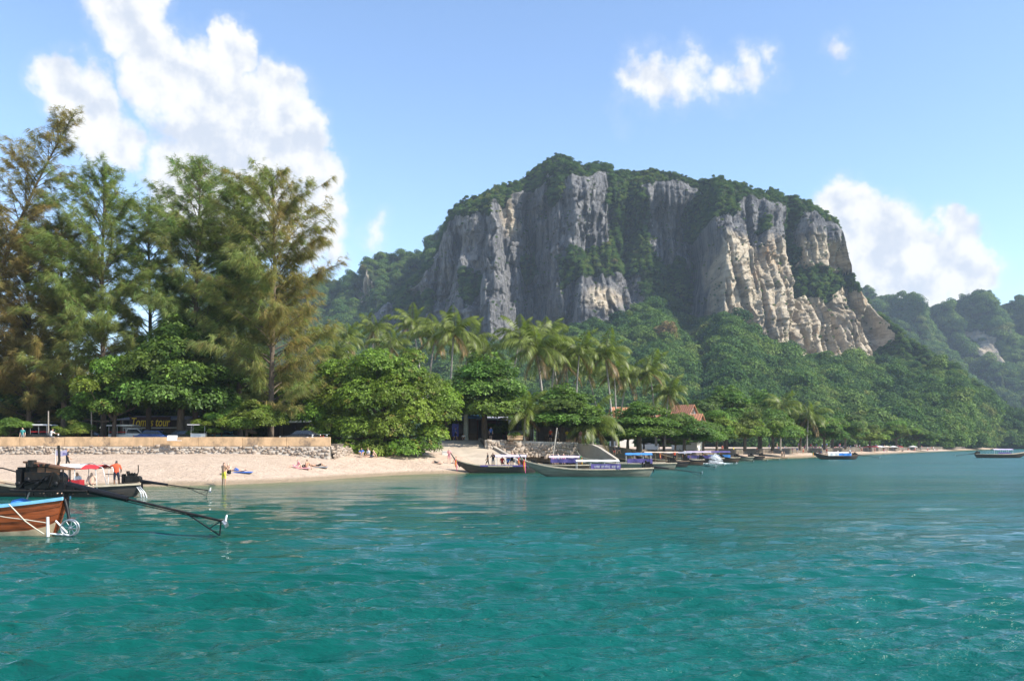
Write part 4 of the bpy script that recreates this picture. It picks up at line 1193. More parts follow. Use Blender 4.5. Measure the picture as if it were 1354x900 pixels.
# --- coconut palms
def frond_mesh(seed, L, arch, droop, dry=False):
    rng = np.random.default_rng(seed)
    n = 26; pts = []; p = np.zeros(3); e = arch
    for i in range(n + 1):
        pts.append(p.copy())
        e -= (droop / n) * (0.5 + 1.1 * i / n)
        p = p + np.array([math.cos(e), 0, math.sin(e)]) * L / n
    pts = np.array(pts)
    V, F, tn = [], [], []
    gcol = np.array([0.125, 0.155, 0.030]) if not dry else np.array([0.20, 0.13, 0.06])
    for i in range(2, n):
        t = i / n
        l = 1.15 * L / 4.5 * (math.sin(PI * min(1, t * 0.92 + 0.08)) ** 0.6) + 0.12
        tang = pts[i + 1] - pts[i]; tang /= np.linalg.norm(tang)
        for s in (-1, 1):
            side = np.array([0, s, 0.0])
            d = side * 0.75 + tang * 0.55 + np.array([0, 0, -0.45 - 0.25 * rng.random()]); d /= np.linalg.norm(d)
            mid = pts[i] + d * l * 0.5; tip = pts[i] + d * l * 0.95 + np.array([0, 0, -0.22 * l])
            w = 0.075 * L / 4.5
            o = len(V)
            V += [pts[i] - tang * w * .5, mid - tang * w, tip, mid + tang * w]
            F.append((o, o + 1, o + 2, o + 3))
            c = gcol * rng.uniform(0.8, 1.25); tn += [c] * 4
    # midrib
    o = len(V)
    for i in range(0, n + 1, 2):
        w = 0.05 * (1 - i / n) + 0.008
        V += [pts[i] + np.array([0, w, 0]), pts[i] + np.array([0, -w, 0])]; tn += [np.array([0.16, 0.15, 0.05])] * 2
    for j in range(n // 2):
        F.append((o + 2 * j, o + 2 * j + 1, o + 2 * j + 3, o + 2 * j + 2))
    me = np_mesh('frond', np.array(V), np.array(F), tint=np.array(tn)); me.materials.append(M_FROND)
    return me
FRONDS = [frond_mesh(1, 5.2, R(78), R(75)), frond_mesh(2, 5.8, R(58), R(115)), frond_mesh(3, 5.6, R(35), R(120)), frond_mesh(4, 5.2, R(8), R(95)), frond_mesh(5, 4.6, R(-30), R(55), True)]
M_COCO = pm('coconut', (0.10, 0.09, 0.03), 0.7, 0.3, 10)
def palm(loc, H, lean, az, seed, size, label, group, nf=26):
    rng = np.random.default_rng(seed)
    t = empty('coconut_palm', loc); tag(t, label, 'palm', group)
    q = MB(); pts = []
    for i in range(9):
        s = i / 8; k = lean * H * (s ** 1.7)
        pts.append(Vector((math.cos(az) * k, math.sin(az) * k, H * s - (0.3 if i == 0 else 0))))
    q.tube(pts, [0.20 * size * (1.3 if i == 0 else 1 - 0.05 * i) for i in range(9)], 8)
    q.build('trunk', M_BARK_PALE, t)
    top = pts[-1]
    cn = MB()
    for j in range(5):
        a = j * 1.25 + rng.random(); cn.ball((top.x + math.cos(a) * .3, top.y + math.sin(a) * .3, top.z - .35), .16, 7, 5)
    cn.build('coconut_bunch', M_COCO, t)
    nf = int(rng.integers(17, 28))
    for j in range(nf):
        u = j / nf
        kd = 0 if u < .14 else 1 if u < .38 else 2 if u < .62 else 3 if u < .84 else 4
        link_mesh('frond', FRONDS[kd], None, t, loc=top, rot=(rng.normal() * .12, rng.normal() * .12, j * 2.399 + rng.normal() * .25), scale=[size * rng.uniform(.85, 1.12)] * 3)
    return t
ORD = ['first', 'second', 'third', 'fourth', 'fifth', 'sixth', 'seventh', 'eighth', 'ninth', 'tenth', 'eleventh', 'twelfth', 'thirteenth', 'fourteenth', 'fifteenth', 'sixteenth', 'seventeenth', 'eighteenth']
PALM_L = [(458, 448, 150, 1.0), (494, 436, 165, .95), (517, 458, 140, 1.05), (546, 430, 160, .9), (575, 446, 145, 1.0), (600, 440, 132, 1.1), (622, 452, 150, 1.0), (642, 466, 140, .95)]
PALM_M = [(688, 446, 140, 1.0), (709, 464, 128, 1.05), (722, 444, 150, .95), (735, 462, 136, 1.0), (748, 482, 142, .9), (766, 466, 132, 1.0), (776, 492, 150, .9), (800, 470, 136, 1.0), (812, 492, 146, .95), (830, 498, 150, .95), (859, 492, 150, .95), (884, 520, 150, .85)]
for grp, lst, where in (('palms behind the broad bright tree', PALM_L, 'the palms behind the broad bright tree'), ('palms in the middle grove', PALM_M, 'the palms left of the orange roofs')):
    for i, (px_, py_, Y_, s_) in enumerate(lst):
        p = at(px_, py_, Y_); H = p.z - TZ
        az = rnd.choice([0, PI]) + rnd.uniform(-.5, .5); ln = rnd.uniform(0.02, 0.2)
        palm((p.x - math.cos(az) * ln * H, Y_ - math.sin(az) * ln * H, TZ), H, ln, az, 500 + i + len(lst) * 7, s_ * rnd.uniform(.82, 1.12), f'{ORD[i]} coconut palm from the left among {where}', grp)
for (px_, py_, Y_, s_, lab) in [(697, 548, 109.5, .8, 'short palm with low drooping fronds beside the dark tiered tree'), (787, 562, 112, .95, 'low palm with long yellowish fronds over the pale wing wall'), (1034, 537, 212, 1.1, 'thin palm standing above the beach row, left of the bushy palm'), (1069, 550, 216, 1.25, 'bushy palm standing above the beach row'), (440, 470, 128, .9, 'low palm showing between the rusty casuarina and the broad bright tree')]:
    p = at(px_, py_, Y_); zb = terr_z(px_)
    palm((p.x - .4, Y_, zb), p.z - zb, 0.05, 0, 900 + px_, s_, lab, 'single palms')

# ------------------------------------------------------------------ people
SKIN = [pm('skin_tan', (0.42, 0.24, 0.15), .55, .08, 5), pm('skin_pale', (0.62, 0.40, 0.29), .55, .08, 5), pm('skin_brown', (0.20, 0.105, 0.06), .55, .08, 5)]
HAIR = pm('hair_black', (0.012, 0.01, 0.008), .5, .2, 20); HAIR_F = pm('hair_fair', (0.30, 0.19, 0.09), .5, .2, 20)
def cloth(name, c): return pm('cloth_' + name, c, 0.85, 0.12, 9, bump=0.15, bscale=25)
CL = {'orange': cloth('orange', (0.75, 0.10, 0.035)), 'navy': cloth('navy', (0.015, 0.018, 0.035)), 'black': cloth('black', (0.012, 0.012, 0.014)), 'yellow': cloth('yellow', (0.75, 0.62, 0.06)), 'white': cloth('white', (0.72, 0.72, 0.72)), 'pink': cloth('pink', (0.65, 0.28, 0.30)),
      'blue': cloth('blue', (0.06, 0.14, 0.42)), 'red': cloth('red', (0.52, 0.03, 0.03)), 'grey': cloth('grey', (0.25, 0.25, 0.26)), 'teal': cloth('teal', (0.05, 0.25, 0.25))}
def joints(pose):
    J = dict(pel=(0, 0, .95), spi=(0, .01, 1.14), che=(0, 0, 1.34), nec=(0, .0, 1.48), hea=(0, .02, 1.56), top=(0, .02, 1.68), nos=(0, .125, 1.60))
    for s, n in ((-1, 'l'), (1, 'r')):
        J.update({'sho' + n: (s * .18, 0, 1.40), 'elb' + n: (s * .245, -.02, 1.13), 'wri' + n: (s * .25, .06, .89), 'hip' + n: (s * .10, 0, .91), 'kne' + n: (s * .11, .02, .50), 'ank' + n: (s * .11, -.02, .08), 'toe' + n: (s * .13, .15, .03)})
    def put(**k): J.update({a: tuple(v) for a, v in k.items()})
    if pose == 'reach':
        put(elbl=(-.38, .10, 1.30), wril=(-.60, .16, 1.22), elbr=(.25, .03, 1.14), wrir=(.20, .22, 1.02), kner=(.12, .06, .5), ankr=(.13, .02, .08), toer=(.15, .19, .03))
    if pose == 'phone':
        put(elbl=(-.24, .12, 1.16), wril=(-.08, .30, 1.34), elbr=(.24, .12, 1.16), wrir=(.08, .30, 1.34))
    if pose == 'walk':
        put(knel=(-.11, .16, .52), ankl=(-.11, .26, .1), toel=(-.12, .42, .06), kner=(.11, -.06, .5), ankr=(.11, -.26, .13), toer=(.12, -.12, .03), elbl=(-.25, -.10, 1.14), wril=(-.25, -.02, .92), elbr=(.25, .08, 1.13), wrir=(.25, .24, .95))
    if pose == 'sit':
        put(pel=(0, 0, .13), spi=(0, -.06, .32), che=(0, -.12, .52), nec=(0, -.12, .66), hea=(0, -.09, .74), top=(0, -.09, .86), nos=(0, .02, .78))
        for s, n in ((-1, 'l'), (1, 'r')):
            put(**{'sho' + n: (s * .18, -.12, .58), 'elb' + n: (s * .26, -.28, .34), 'wri' + n: (s * .26, -.36, .08), 'hip' + n: (s * .1, .05, .13), 'kne' + n: (s * .14, .46, .30 + .08 * s), 'ank' + n: (s * .12, .84, .08), 'toe' + n: (s * .13, .90, .20)})
    if pose == 'hug':
        put(pel=(0, 0, .13), spi=(0, 0, .34), che=(0, .06, .53), nec=(0, .10, .66), hea=(0, .14, .74), top=(0, .14, .86), nos=(0, .25, .77))
        for s, n in ((-1, 'l'), (1, 'r')):
            put(**{'sho' + n: (s * .17, .06, .60), 'elb' + n: (s * .24, .24, .44), 'wri' + n: (s * .10, .44, .38), 'hip' + n: (s * .1, .05, .14), 'kne' + n: (s * .12, .36, .50), 'ank' + n: (s * .1, .50, .08), 'toe' + n: (s * .11, .65, .04)})
    if pose == 'lie':
        put(pel=(0, 0, .13), spi=(0, -.2, .13), che=(0, -.38, .15), nec=(0, -.54, .17), hea=(0, -.62, .19), top=(0, -.74, .20), nos=(0, -.63, .31))
        for s, n in ((-1, 'l'), (1, 'r')):
            put(**{'sho' + n: (s * .18, -.42, .15), 'elb' + n: (s * .30, -.20, .08), 'wri' + n: (s * .30, .04, .06), 'hip' + n: (s * .1, .05, .12), 'kne' + n: (s * .12, .45, .20 if s < 0 else .34), 'ank' + n: (s * .12, .86 if s < 0 else .66, .07), 'toe' + n: (s * .13, .92 if s < 0 else .80, .18 if s < 0 else .05)})
    if pose == 'bench':
        put(pel=(0, 0, .50), spi=(0, -.02, .70), che=(0, .0, .90), nec=(0, .02, 1.04), hea=(0, .05, 1.12), top=(0, .05, 1.24), nos=(0, .16, 1.16))
        for s, n in ((-1, 'l'), (1, 'r')):
            put(**{'sho' + n: (s * .18, .0, .96), 'elb' + n: (s * .25, .06, .70), 'wri' + n: (s * .16, .28, .60), 'hip' + n: (s * .1, .05, .48), 'kne' + n: (s * .13, .44, .50), 'ank' + n: (s * .12, .46, .08), 'toe' + n: (s * .13, .62, .03)})
    if pose == 'ride':
        put(pel=(0, 0, .80), spi=(0, .04, 1.0), che=(0, .12, 1.19), nec=(0, .18, 1.32), hea=(0, .22, 1.40), top=(0, .22, 1.52), nos=(0, .33, 1.44))
        for s, n in ((-1, 'l'), (1, 'r')):
            put(**{'sho' + n: (s * .18, .12, 1.24), 'elb' + n: (s * .28, .36, 1.06), 'wri' + n: (s * .30, .60, 1.05), 'hip' + n: (s * .1, .04, .78), 'kne' + n: (s * .17, .38, .66), 'ank' + n: (s * .14, .30, .30), 'toe' + n: (s * .15, .46, .26)})
    return J
RAD = dict(pel=.135, spi=.120, che=.140, nec=.052, hea=.082, top=.075, nos=.014, sho=.062, elb=.044, wri=.030, hip=.088, kne=.058, ank=.038, toe=.036)
_pc = {}
def body_mesh(pose):
    if pose in _pc: return _pc[pose]
    J = joints(pose); names = list(J); idx = {n: i for i, n in enumerate(names)}
    V = [Vector(J[n]) for n in names]
    rad = [RAD[n if n in RAD else n[:3]] for n in names]
    E = [('pel', 'spi'), ('spi', 'che'), ('che', 'nec'), ('nec', 'hea'), ('hea', 'top'), ('hea', 'nos')]
    for n in 'lr':
        E += [('che', 'sho' + n), ('sho' + n, 'elb' + n), ('elb' + n, 'wri' + n), ('pel', 'hip' + n), ('hip' + n, 'kne' + n), ('kne' + n, 'ank' + n), ('ank' + n, 'toe' + n)]
    E = [(idx[a], idx[c]) for a, c in E]
    for n in 'lr':                                   # palm and five fingers
        w, e = V[idx['wri' + n]], V[idx['elb' + n]]; d = (w - e).normalized()
        a = d.cross(Vector((1, 0, 0))) if abs(d.x) < .9 else d.cross(Vector((0, 0, 1))); a.normalize()
        V.append(w + d * .065); rad.append(.030); ip = len(V) - 1; E.append((idx['wri' + n], ip))
        for j, (off, ln) in enumerate(((-.030, .07), (-.010, .085), (.010, .08), (.028, .062), (.042, .045))):
            st = V[ip] + a * off + (d * .02 if j < 4 else Vector())
            V.append(st + d * .02); rad.append(.0095); E.append((ip, len(V) - 1))
            V.append(st + d * ln + a * (off * .4 if j < 4 else .03)); rad.append(.0075); E.append((len(V) - 2, len(V) - 1))
    me = bpy.data.meshes.new('body')
    bm = bmesh.new(); lay = bm.verts.layers.skin.verify(); vs_ = [bm.verts.new(v) for v in V]; bm.verts.ensure_lookup_table()
    for a, c in E: bm.edges.new((vs_[a], vs_[c]))
    for v, r_ in zip(vs_, rad): v[lay].radius = (r_, r_)
    vs_[0][lay].use_root = True
    bm.to_mesh(me); bm.free()
    o = bpy.data.objects.new('body_tmp', me); COL.objects.link(o)
    o.modifiers.new('skin', 'SKIN').use_smooth_shade = True
    s = o.modifiers.new('sub', 'SUBSURF'); s.levels = 1; s.render_levels = 1
    dg = bpy.context.evaluated_depsgraph_get(); dg.update()
    out = bpy.data.meshes.new_from_object(o.evaluated_get(dg)); out.name = 'body'
    bpy.data.objects.remove(o)
    # which cloth covers which bone: 0 skin 1 top 2 bottom 3 hair
    segs = []
    nm = lambda a: V[idx[a]]
    for a, c, k in [('pel', 'spi', 1), ('spi', 'che', 1), ('che', 'nec', 1), ('nec', 'hea', 0), ('hea', 'top', 0)]: segs.append((nm(a), nm(c), k))
    for n in 'lr':
        segs += [(nm('che'), nm('sho' + n), 1), (nm('sho' + n), nm('sho' + n).lerp(nm('elb' + n), .7), 1), (nm('elb' + n), nm('wri' + n), 0), (nm('pel'), nm('hip' + n), 2), (nm('hip' + n), nm('hip' + n).lerp(nm('kne' + n), .75), 2), (nm('kne' + n), nm('ank' + n), 0), (nm('ank' + n), nm('toe' + n), 0)]
    hd, tp, ns = nm('hea'), nm('top'), nm('nos')
    fw = (ns - hd).normalized(); upv = (tp - hd).normalized()
    for m_ in (SKIN[0], CL['white'], CL['navy'], HAIR): out.materials.append(m_)
    mi = []
    for p_ in out.polygons:
        c = p_.center; best = (9, 0)
        for a, e, k in segs:
            ab = e - a; t_ = max(0, min(1, (c - a).dot(ab) / max(ab.length_squared, 1e-9))); d_ = (c - a - ab * t_).length
            if d_ < best[0]: best = (d_, k)
        k = best[1]
        if (c - hd).dot(upv) > -.02 and (c - hd.lerp(tp, .5)).length < .2:
            if (c - hd).dot(upv) > .10 or (c - hd).dot(fw) < .0: k = 3
        mi.append(k)
    out.polygons.foreach_set('material_index', mi); out.update()
    _pc[pose] = out
    return out
def person(pose, loc, rz, label, skin=0, top='white', bottom='navy', hair=HAIR, scale=1.0, group='people on the beach'):
    o = bpy.data.objects.new('person', body_mesh(pose)); COL.objects.link(o)
    o.location = loc; o.rotation_euler = (0, 0, rz); o.scale = (scale,) * 3
    for i, m_ in enumerate((SKIN[skin], SKIN[skin] if top is None else CL[top], CL[bottom], hair)):
        o.material_slots[i].link = 'OBJECT'; o.material_slots[i].material = m_
    return tag(o, label, 'person', group)
# ------------------------------------------------------------------ long-tail boats
M_HULL_RED = pm('varnished_hull', (0.26, 0.064, 0.018), 0.32, 0.35, 2.2, stretch=(0.5, 1, 5), second=(0.09, 0.022, 0.008), sec_scale=1.4, sec_amt=(0.5, 0.68), bump=0.08)
M_HULL_GREY = pm('weathered_hull', (0.20, 0.20, 0.15), 0.8, 0.3, 2.0, stretch=(0.3, 1, 4), second=(0.10, 0.09, 0.07), sec_scale=1.0, bump=0.15)
M_HULL_DARK = pm('tarred_hull', (0.055, 0.045, 0.038), 0.75, 0.35, 2.0, stretch=(0.3, 1, 4), second=(0.11, 0.07, 0.04), sec_scale=1.0, bump=0.15)
M_HULL_BROWN = pm('brown_hull', (0.13, 0.075, 0.045), 0.7, 0.35, 2.0, stretch=(0.3, 1, 4), second=(0.06, 0.04, 0.03), sec_scale=1.0, bump=0.15)
M_RAIL_BLUE = pm('blue_rail', (0.20, 0.50, 0.72), 0.5, 0.15, 3); M_RAIL_CREAM = pm('cream_rail', (0.58, 0.48, 0.34), 0.6, 0.15, 3); M_RAIL_BROWN = pm('brown_rail', (0.24, 0.15, 0.09), 0.6, 0.2, 3)
M_DECK = pm('deck_wood', (0.26, 0.17, 0.10), 0.75, 0.3, 3, stretch=(.3, 3, 1))
M_BOOT = pm('cream_antifoul', (0.55, 0.42, 0.27), 0.7, 0.25, 2, second=(0.25, 0.2, 0.12), sec_scale=1.2)
M_PURPLE = pm('purple_cloth', (0.10, 0.075, 0.24), 0.8, 0.15, 4); M_LILAC = pm('lilac_cloth', (0.50, 0.43, 0.60), 0.8, 0.12, 4)
M_BLUE_T = pm('blue_tarp', (0.05, 0.23, 0.62), 0.55, 0.12, 3); M_WHITE_T = pm('white_tarp', (0.74, 0.73, 0.70), 0.6, 0.06, 3); M_RED_T = pm('red_cloth', (0.58, 0.03, 0.035), 0.7, 0.12, 3)
M_PEACH_T = pm('peach_tarp', (0.70, 0.55, 0.42), 0.6, 0.08, 3); M_GREY_T = pm('grey_tarp', (0.32, 0.31, 0.36), 0.6, 0.1, 3)
RIBBON = [pm('ribbon_red', (0.6, .03, .04), .6), pm('ribbon_yellow', (0.75, .5, .04), .6), pm('ribbon_pink', (0.7, .12, .3), .6), pm('ribbon_green', (0.06, .35, .1), .6)]

class Hull:
    def __init__(s, L, B, mid=0.62, stern=0.85, bow=2.1, draft=0.3):
        s.L, s.B, s.mid, s.stern, s.bow, s.draft = L, B, mid, stern, bow, draft
    def beam(s, t):
        return s.B / 2 * (0.24 + 0.76 * math.sin(PI / 2 * min(1, t / 0.42))) * (1 if t < .45 else max(0.02, 1 - ((t - .45) / .55) ** 2.1 * 0.98))
    def sheer(s, t):
        return s.mid + (s.stern - s.mid) * max(0, 1 - t / .45) ** 1.8 + (s.bow - s.mid) * max(0, (t - .5) / .5) ** 2.3
    def keel(s, t):
        k = -s.draft
        if t > .70: k += (s.sheer(1.0) - 0.12 + s.draft) * ((t - .70) / .30) ** 1.9
        if t < .12: k += (s.draft + .02) * ((.12 - t) / .12) ** 1.5
        return k
    def x(s, t, u):
        # raked stem and stern
        return t * s.L + (0.45 * (1 - u) if t == 0 else 0.45 * (1 - u) * max(0, 1 - t / .06))
    def p(s, t, u, side, out=0.0):
        b_ = s.beam(t) * (0.85 * u ** 0.5 + 0.15 * u); k = s.keel(t)
        return Vector((s.x(t, u), side * (b_ + out), k + (s.sheer(t) - k) * u ** 1.25))

def long_tail(label, stern, head, hull, hmat, rail, planks=False, roof=None, engine=True, tail=(5.2, .42), esc=.78, ez=-.22, ribbons=True, bottom=None, group='long-tail boats', deck=True):
    t0 = empty('longtail_boat', (stern[0], stern[1], 0.0), head); tag(t0, label, 'boat', group)
    ts = [0, .02, .05, .1, .16, .23, .3, .38, .46, .54, .62, .69, .75, .8, .85, .89, .93, .96, .985, 1.0]
    us = [0, .18, .34, .5, .66, .83, 1.0]
    q = MB()
    inner = -0.035 if planks else 0.0
    for side in (-1, 1):
        vs_ = [hull.p(t, u, side, inner) for t in ts for u in us]; m_ = len(us)
        q.add(vs_, [(i * m_ + j, (i + 1) * m_ + j, (i + 1) * m_ + j + 1, i * m_ + j + 1) for i in range(len(ts) - 1) for j in range(m_ - 1)], True)
    m_ = len(us)
    q.add([hull.p(0, u, sd, inner) for sd in (-1, 1) for u in us], [(j, j + 1, m_ + j + 1, m_ + j) for j in range(m_ - 1)])
    q.build('hull', hmat, t0)
    if planks:
        for side in (-1, 1):
            for j in range(1, m_ - 1):
                w = MB(); vs_ = []
                for t in ts:
                    a_, c_ = hull.p(t, us[j] - .01, side, .022), hull.p(t, us[j + 1] + .0, side, .004)
                    vs_ += [a_, c_, a_ + Vector((0, -side * .03, 0)), c_ + Vector((0, -side * .03, 0))]
                fs_ = []
                for i in range(len(ts) - 1):
                    o_ = i * 4; n_ = o_ + 4
                    fs_ += [(o_, n_, n_ + 1, o_ + 1), (o_ + 2, o_ + 3, n_ + 3, n_ + 2), (o_, o_ + 2, n_ + 2, n_), (o_ + 1, n_ + 1, n_ + 3, o_ + 3)]
                w.add(vs_, fs_)
                w.build('plank', hmat, t0)
    if bottom is not None:
        for side in (-1, 1):
            w = MB(); vs_ = []
            for t in ts[:14]:
                for u in (0, .15, .3, .44):
                    vs_.append(hull.p(t, u, side, .034))
            w.add(vs_, [(i * 4 + j, (i + 1) * 4 + j, (i + 1) * 4 + j + 1, i * 4 + j + 1) for i in range(13) for j in range(3)], True)
            w.build('bottom_paint', bottom, t0)
    for side in (-1, 1):
        w = MB(); pts = [hull.p(t, 1.0, side, .02) for t in ts]
        vs_, fs_ = [], []
        for p_ in pts:
            vs_ += [p_ + Vector((0, side * .035, -.075)), p_ + Vector((0, side * .04, .03)), p_ + Vector((0, -side * .05, .03)), p_ + Vector((0, -side * .05, -.075))]
        for i in range(len(pts) - 1):
            for k in range(4): fs_.append((i * 4 + k, (i + 1) * 4 + k, (i + 1) * 4 + (k + 1) % 4, i * 4 + (k + 1) % 4))
        fs_ += [(0, 1, 2, 3)]
        w.add(vs_, fs_); w.build('gunwale', rail, t0)
    # stem post rising beyond the bow, and stern post
    bx = hull.p(1.0, 1.0, 0); w = MB()
    d_ = Vector((.62, 0, .78)).normalized()
    w.tube([bx - d_ * .9 - Vector((0, 0, .1)), bx, bx + d_ * .40 + Vector((-.01, 0, .03)), bx + d_ * .8 + Vector((-.04, 0, .08))], [.09, .085, .075, .05], 6)
    w.build('stem_post', hmat, t0)
    w = MB(); w.prism([(hull.p(0, u, 0).x - .06, hull.p(0, u, 0).z) for u in us] + [(hull.p(0, u, 0).x + .10, hull.p(0, u, 0).z) for u in reversed(us)], 'y', -.06, .06)
    w.build('stern_post', hmat, t0)
    if deck:
        w = MB(); zf = hull.mid - .42
        vs_ = [Vector((t * hull.L, sd * hull.beam(t) * .8, zf)) for t in (.08, .2, .35, .5, .65, .74) for sd in (-1, 1)]
        w.add(vs_, [(2 * i, 2 * i + 1, 2 * i + 3, 2 * i + 2) for i in range(5)]); w.build('floor_boards', M_DECK, t0)
        w = MB(); vs_ = [Vector((t * hull.L, sd * hull.beam(t) * .9, hull.sheer(t) - .10)) for t in (.72, .78, .84, .9) for sd in (-1, 1)]
        w.add(vs_, [(2 * i, 2 * i + 1, 2 * i + 3, 2 * i + 2) for i in range(3)]); w.build('fore_deck', M_DECK, t0)
        for t in (.28, .40, .52, .62):
            w = MB(); w.box((t * hull.L, 0, hull.mid - .12), (.26, hull.beam(t) * 1.85, .04)); w.build('thwart', M_DECK, t0)
    if ribbons:
        for i in range(3):
            w = MB(); c = bx - d_ * (.12 + .13 * i); w.torus(c, .12, .045, Matrix.Rotation(R(52), 3, 'Y'), 12, 5)
            w.tube([c + Vector((0, .1, 0)), c + Vector((.03, .16, -.35)), c + Vector((0, .14, -.75 - .1 * i))], [.03, .045, .02], 4)
            w.build('ribbon', RIBBON[(i + int(abs(stern[0]) * 3)) % 4], t0)
    if roof:
        x0, x1, zr, wd, rm = roof['x0'], roof['x1'], roof['z'], roof['w'], roof['mat']
        w = MB(); n_, k_ = 10, 7; vs_ = []
        for lay in (0, .035):
            for i in range(n_ + 1):
                for j in range(k_):
                    a_ = -1 + 2 * j / (k_ - 1); sag = .02 * math.sin(i * 2.1 + j)
                    vs_.append(Vector((x0 + (x1 - x0) * i / n_, a_ * wd / 2, zr + roof.get('arch', .2) * (1 - a_ * a_) + sag + lay)))
        N_ = (n_ + 1) * k_
        for lay in (0, 1):
            w.add(vs_[lay * N_:(lay + 1) * N_], [(i * k_ + j, (i + 1) * k_ + j, (i + 1) * k_ + j + 1, i * k_ + j + 1) for i in range(n_) for j in range(k_ - 1)], True)
        rim = [i * k_ for i in range(n_ + 1)]
        for e in (0, k_ - 1):
            w.add([vs_[i * k_ + e] for i in range(n_ + 1)] + [vs_[N_ + i * k_ + e] for i in range(n_ + 1)], [(i, i + 1, n_ + 2 + i, n_ + 1 + i) for i in range(n_)])
        ro = w.build('canopy', rm, t0)
        for i in range(4):
            xx = x0 + .1 + (x1 - x0 - .2) * i / 3
            for sd in (-1, 1):
                w = MB(); w.tube([(xx, sd * min(wd / 2 - .05, hull.beam(xx / hull.L) * .95), hull.mid - .1), (xx, sd * (wd / 2 - .06), zr + .04)], .022, 5); w.build('post', M_WHITE if roof.get('wp') else M_DECK, t0)
        for (bx0, bx1, bz0, bz1, bm_) in roof.get('banners', ()):
            w = MB(); yy = roof.get('side', 1) * (wd / 2 + .01); n2 = 8
            vs_ = [Vector((bx0 + (bx1 - bx0) * i / n2, yy + .03 * math.sin(i * 1.7) + lay, z_ + .015 * math.sin(i * 2.3))) for lay in (0, .012) for i in range(n2 + 1) for z_ in (bz0, bz1)]
            for lay in (0, 1):
                w.add(vs_[lay * (2 * n2 + 2):(lay + 1) * (2 * n2 + 2)], [(2 * i, 2 * i + 2, 2 * i + 3, 2 * i + 1) for i in range(n2)])
            bo = w.build('banner', bm_, t0)
            if roof.get('marks') and bm_ is M_PURPLE:
                w = MB(); xx = bx0 + .15; rr = random.Random(3)
                while xx < bx1 - .2:
                    wd_ = rr.uniform(.05, .11); hh = (bz1 - bz0) * rr.uniform(.34, .46); yl = yy + roof.get('side', 1) * .06; zc = (bz0 + bz1) / 2
                    w.box((xx + .012, yl, zc), (.022, .006, hh))
                    if rr.random() < .8: w.box((xx + wd_, yl, zc), (.02, .006, hh * rr.choice([1, .6])))
                    w.box((xx + wd_ / 2, yl, zc + hh * rr.choice([-.45, 0, .45])), (wd_ * .8, .005, .022))
                    xx += wd_ + rr.choice([.05, .05, .06, .16])
                w.build('lettering', M_WHITE, bo)
    if engine:
        z0 = hull.stern + .10 + ez; xo = roof.get('ex', 0) if roof else 0
        e = MB(); s_ = esc
        e.box((.75 * s_, 0, z0 + .42 * s_), (.80 * s_, .46 * s_, .48 * s_)); e.box((.72 * s_, 0, z0 + .74 * s_), (.62 * s_, .36 * s_, .20 * s_))
        for i in range(4): e.box(((.46 + .18 * i) * s_, .2 * s_, z0 + .86 * s_), (.10 * s_, .10 * s_, .10 * s_))
        for sd in (-1, 1): e.tube([(1.55 * s_, sd * .24 * s_, z0 + .12 * s_), (-.7 * s_, sd * .14 * s_, z0 + .10 * s_)], .045 * s_, 6)
        e.tube([(.30 * s_, -.25 * s_, z0 + .45 * s_), (.30 * s_, .25 * s_, z0 + .45 * s_)], .22 * s_, 12)
        e.tube([(.0, 0, min(z0 - .35, hull.stern - .3)), (.0, 0, z0 + .16 * s_)], .07 * s_, 8)
        eo = e.build('engine', M_DARKMETAL, t0, bevel=.012)
        w = MB(); w.box((1.32 * s_, 0, z0 + .46 * s_), (.14 * s_, .5 * s_, .56 * s_)); w.box((1.32 * s_, 0, z0 + .77 * s_), (.18 * s_, .3 * s_, .07 * s_)); w.build('radiator', M_BLACK, eo)
        w = MB(); w.tube([(.95 * s_, .16 * s_, z0 + .82 * s_), (.95 * s_, .16 * s_, z0 + 1.02 * s_)], .12 * s_, 10); w.build('air_filter', M_DARKMETAL, eo)
        w = MB(); w.tube([(.45 * s_, -.22 * s_, z0 + .7 * s_), (.40 * s_, -.3 * s_, z0 + 1.0 * s_), (.42 * s_, -.3 * s_, z0 + 1.45 * s_)], .035 * s_, 6); w.build('exhaust_pipe', M_DARKMETAL, eo)
        tl_, tz_ = tail
        a_, c_ = Vector((.1, 0, z0 + .30 * s_)), Vector((-tl_, 0, tz_))
        dr = (c_ - a_).normalized()
        w = MB(); w.tube([a_, a_ + dr * 2.0 * s_], [.12 * s_, .085 * s_], 8); w.build('tail_housing', M_BLACK, eo)
        w = MB(); w.tube([a_ + dr * 1.9 * s_, c_], .038 * s_, 7); w.tube([a_ + dr * 1.9 * s_ + Vector((0, 0, -.09)), c_ - dr * .9 + Vector((0, 0, -.06))], .016 * s_, 5); w.build('tail_shaft', M_DARKMETAL, eo)
        w = MB()
        for k in range(3):
            Mx = Matrix.Rotation(k * 2 * PI / 3 + .4, 3, 'X'); w.box(Vector(c_) - dr * -.03 + Mx @ Vector((0, 0, .10 * s_)), (.03, .13 * s_, .19 * s_), M=Mx @ Matrix.Rotation(R(35), 3, 'Z'))
        w.ball(c_, .045 * s_, 8, 5); w.build('propeller', M_STEEL, eo)
        w = MB(); low = c_ + Vector((.16, 0, -.40 * s_))
        w.tube([c_ - dr * 1.35, low], .022 * s_, 5); w.tube([c_ - dr * .12, low], .022 * s_, 5); w.tube([c_ - dr * .12, low.lerp(c_ - dr * 1.35, .3)], .016 * s_, 5); w.build('skeg', M_BLACK, eo)
        w = MB(); w.tube([(1.3 * s_, .1, z0 + .62 * s_), (1.9 * s_, .1, z0 + .78 * s_), (2.6 * s_, .1, z0 + .80 * s_)], .024, 6); w.build('tiller', M_DARKMETAL, eo)
    return t0

def stern_xy(px, Y): return ((px - CX) / F_PX * Y, Y)

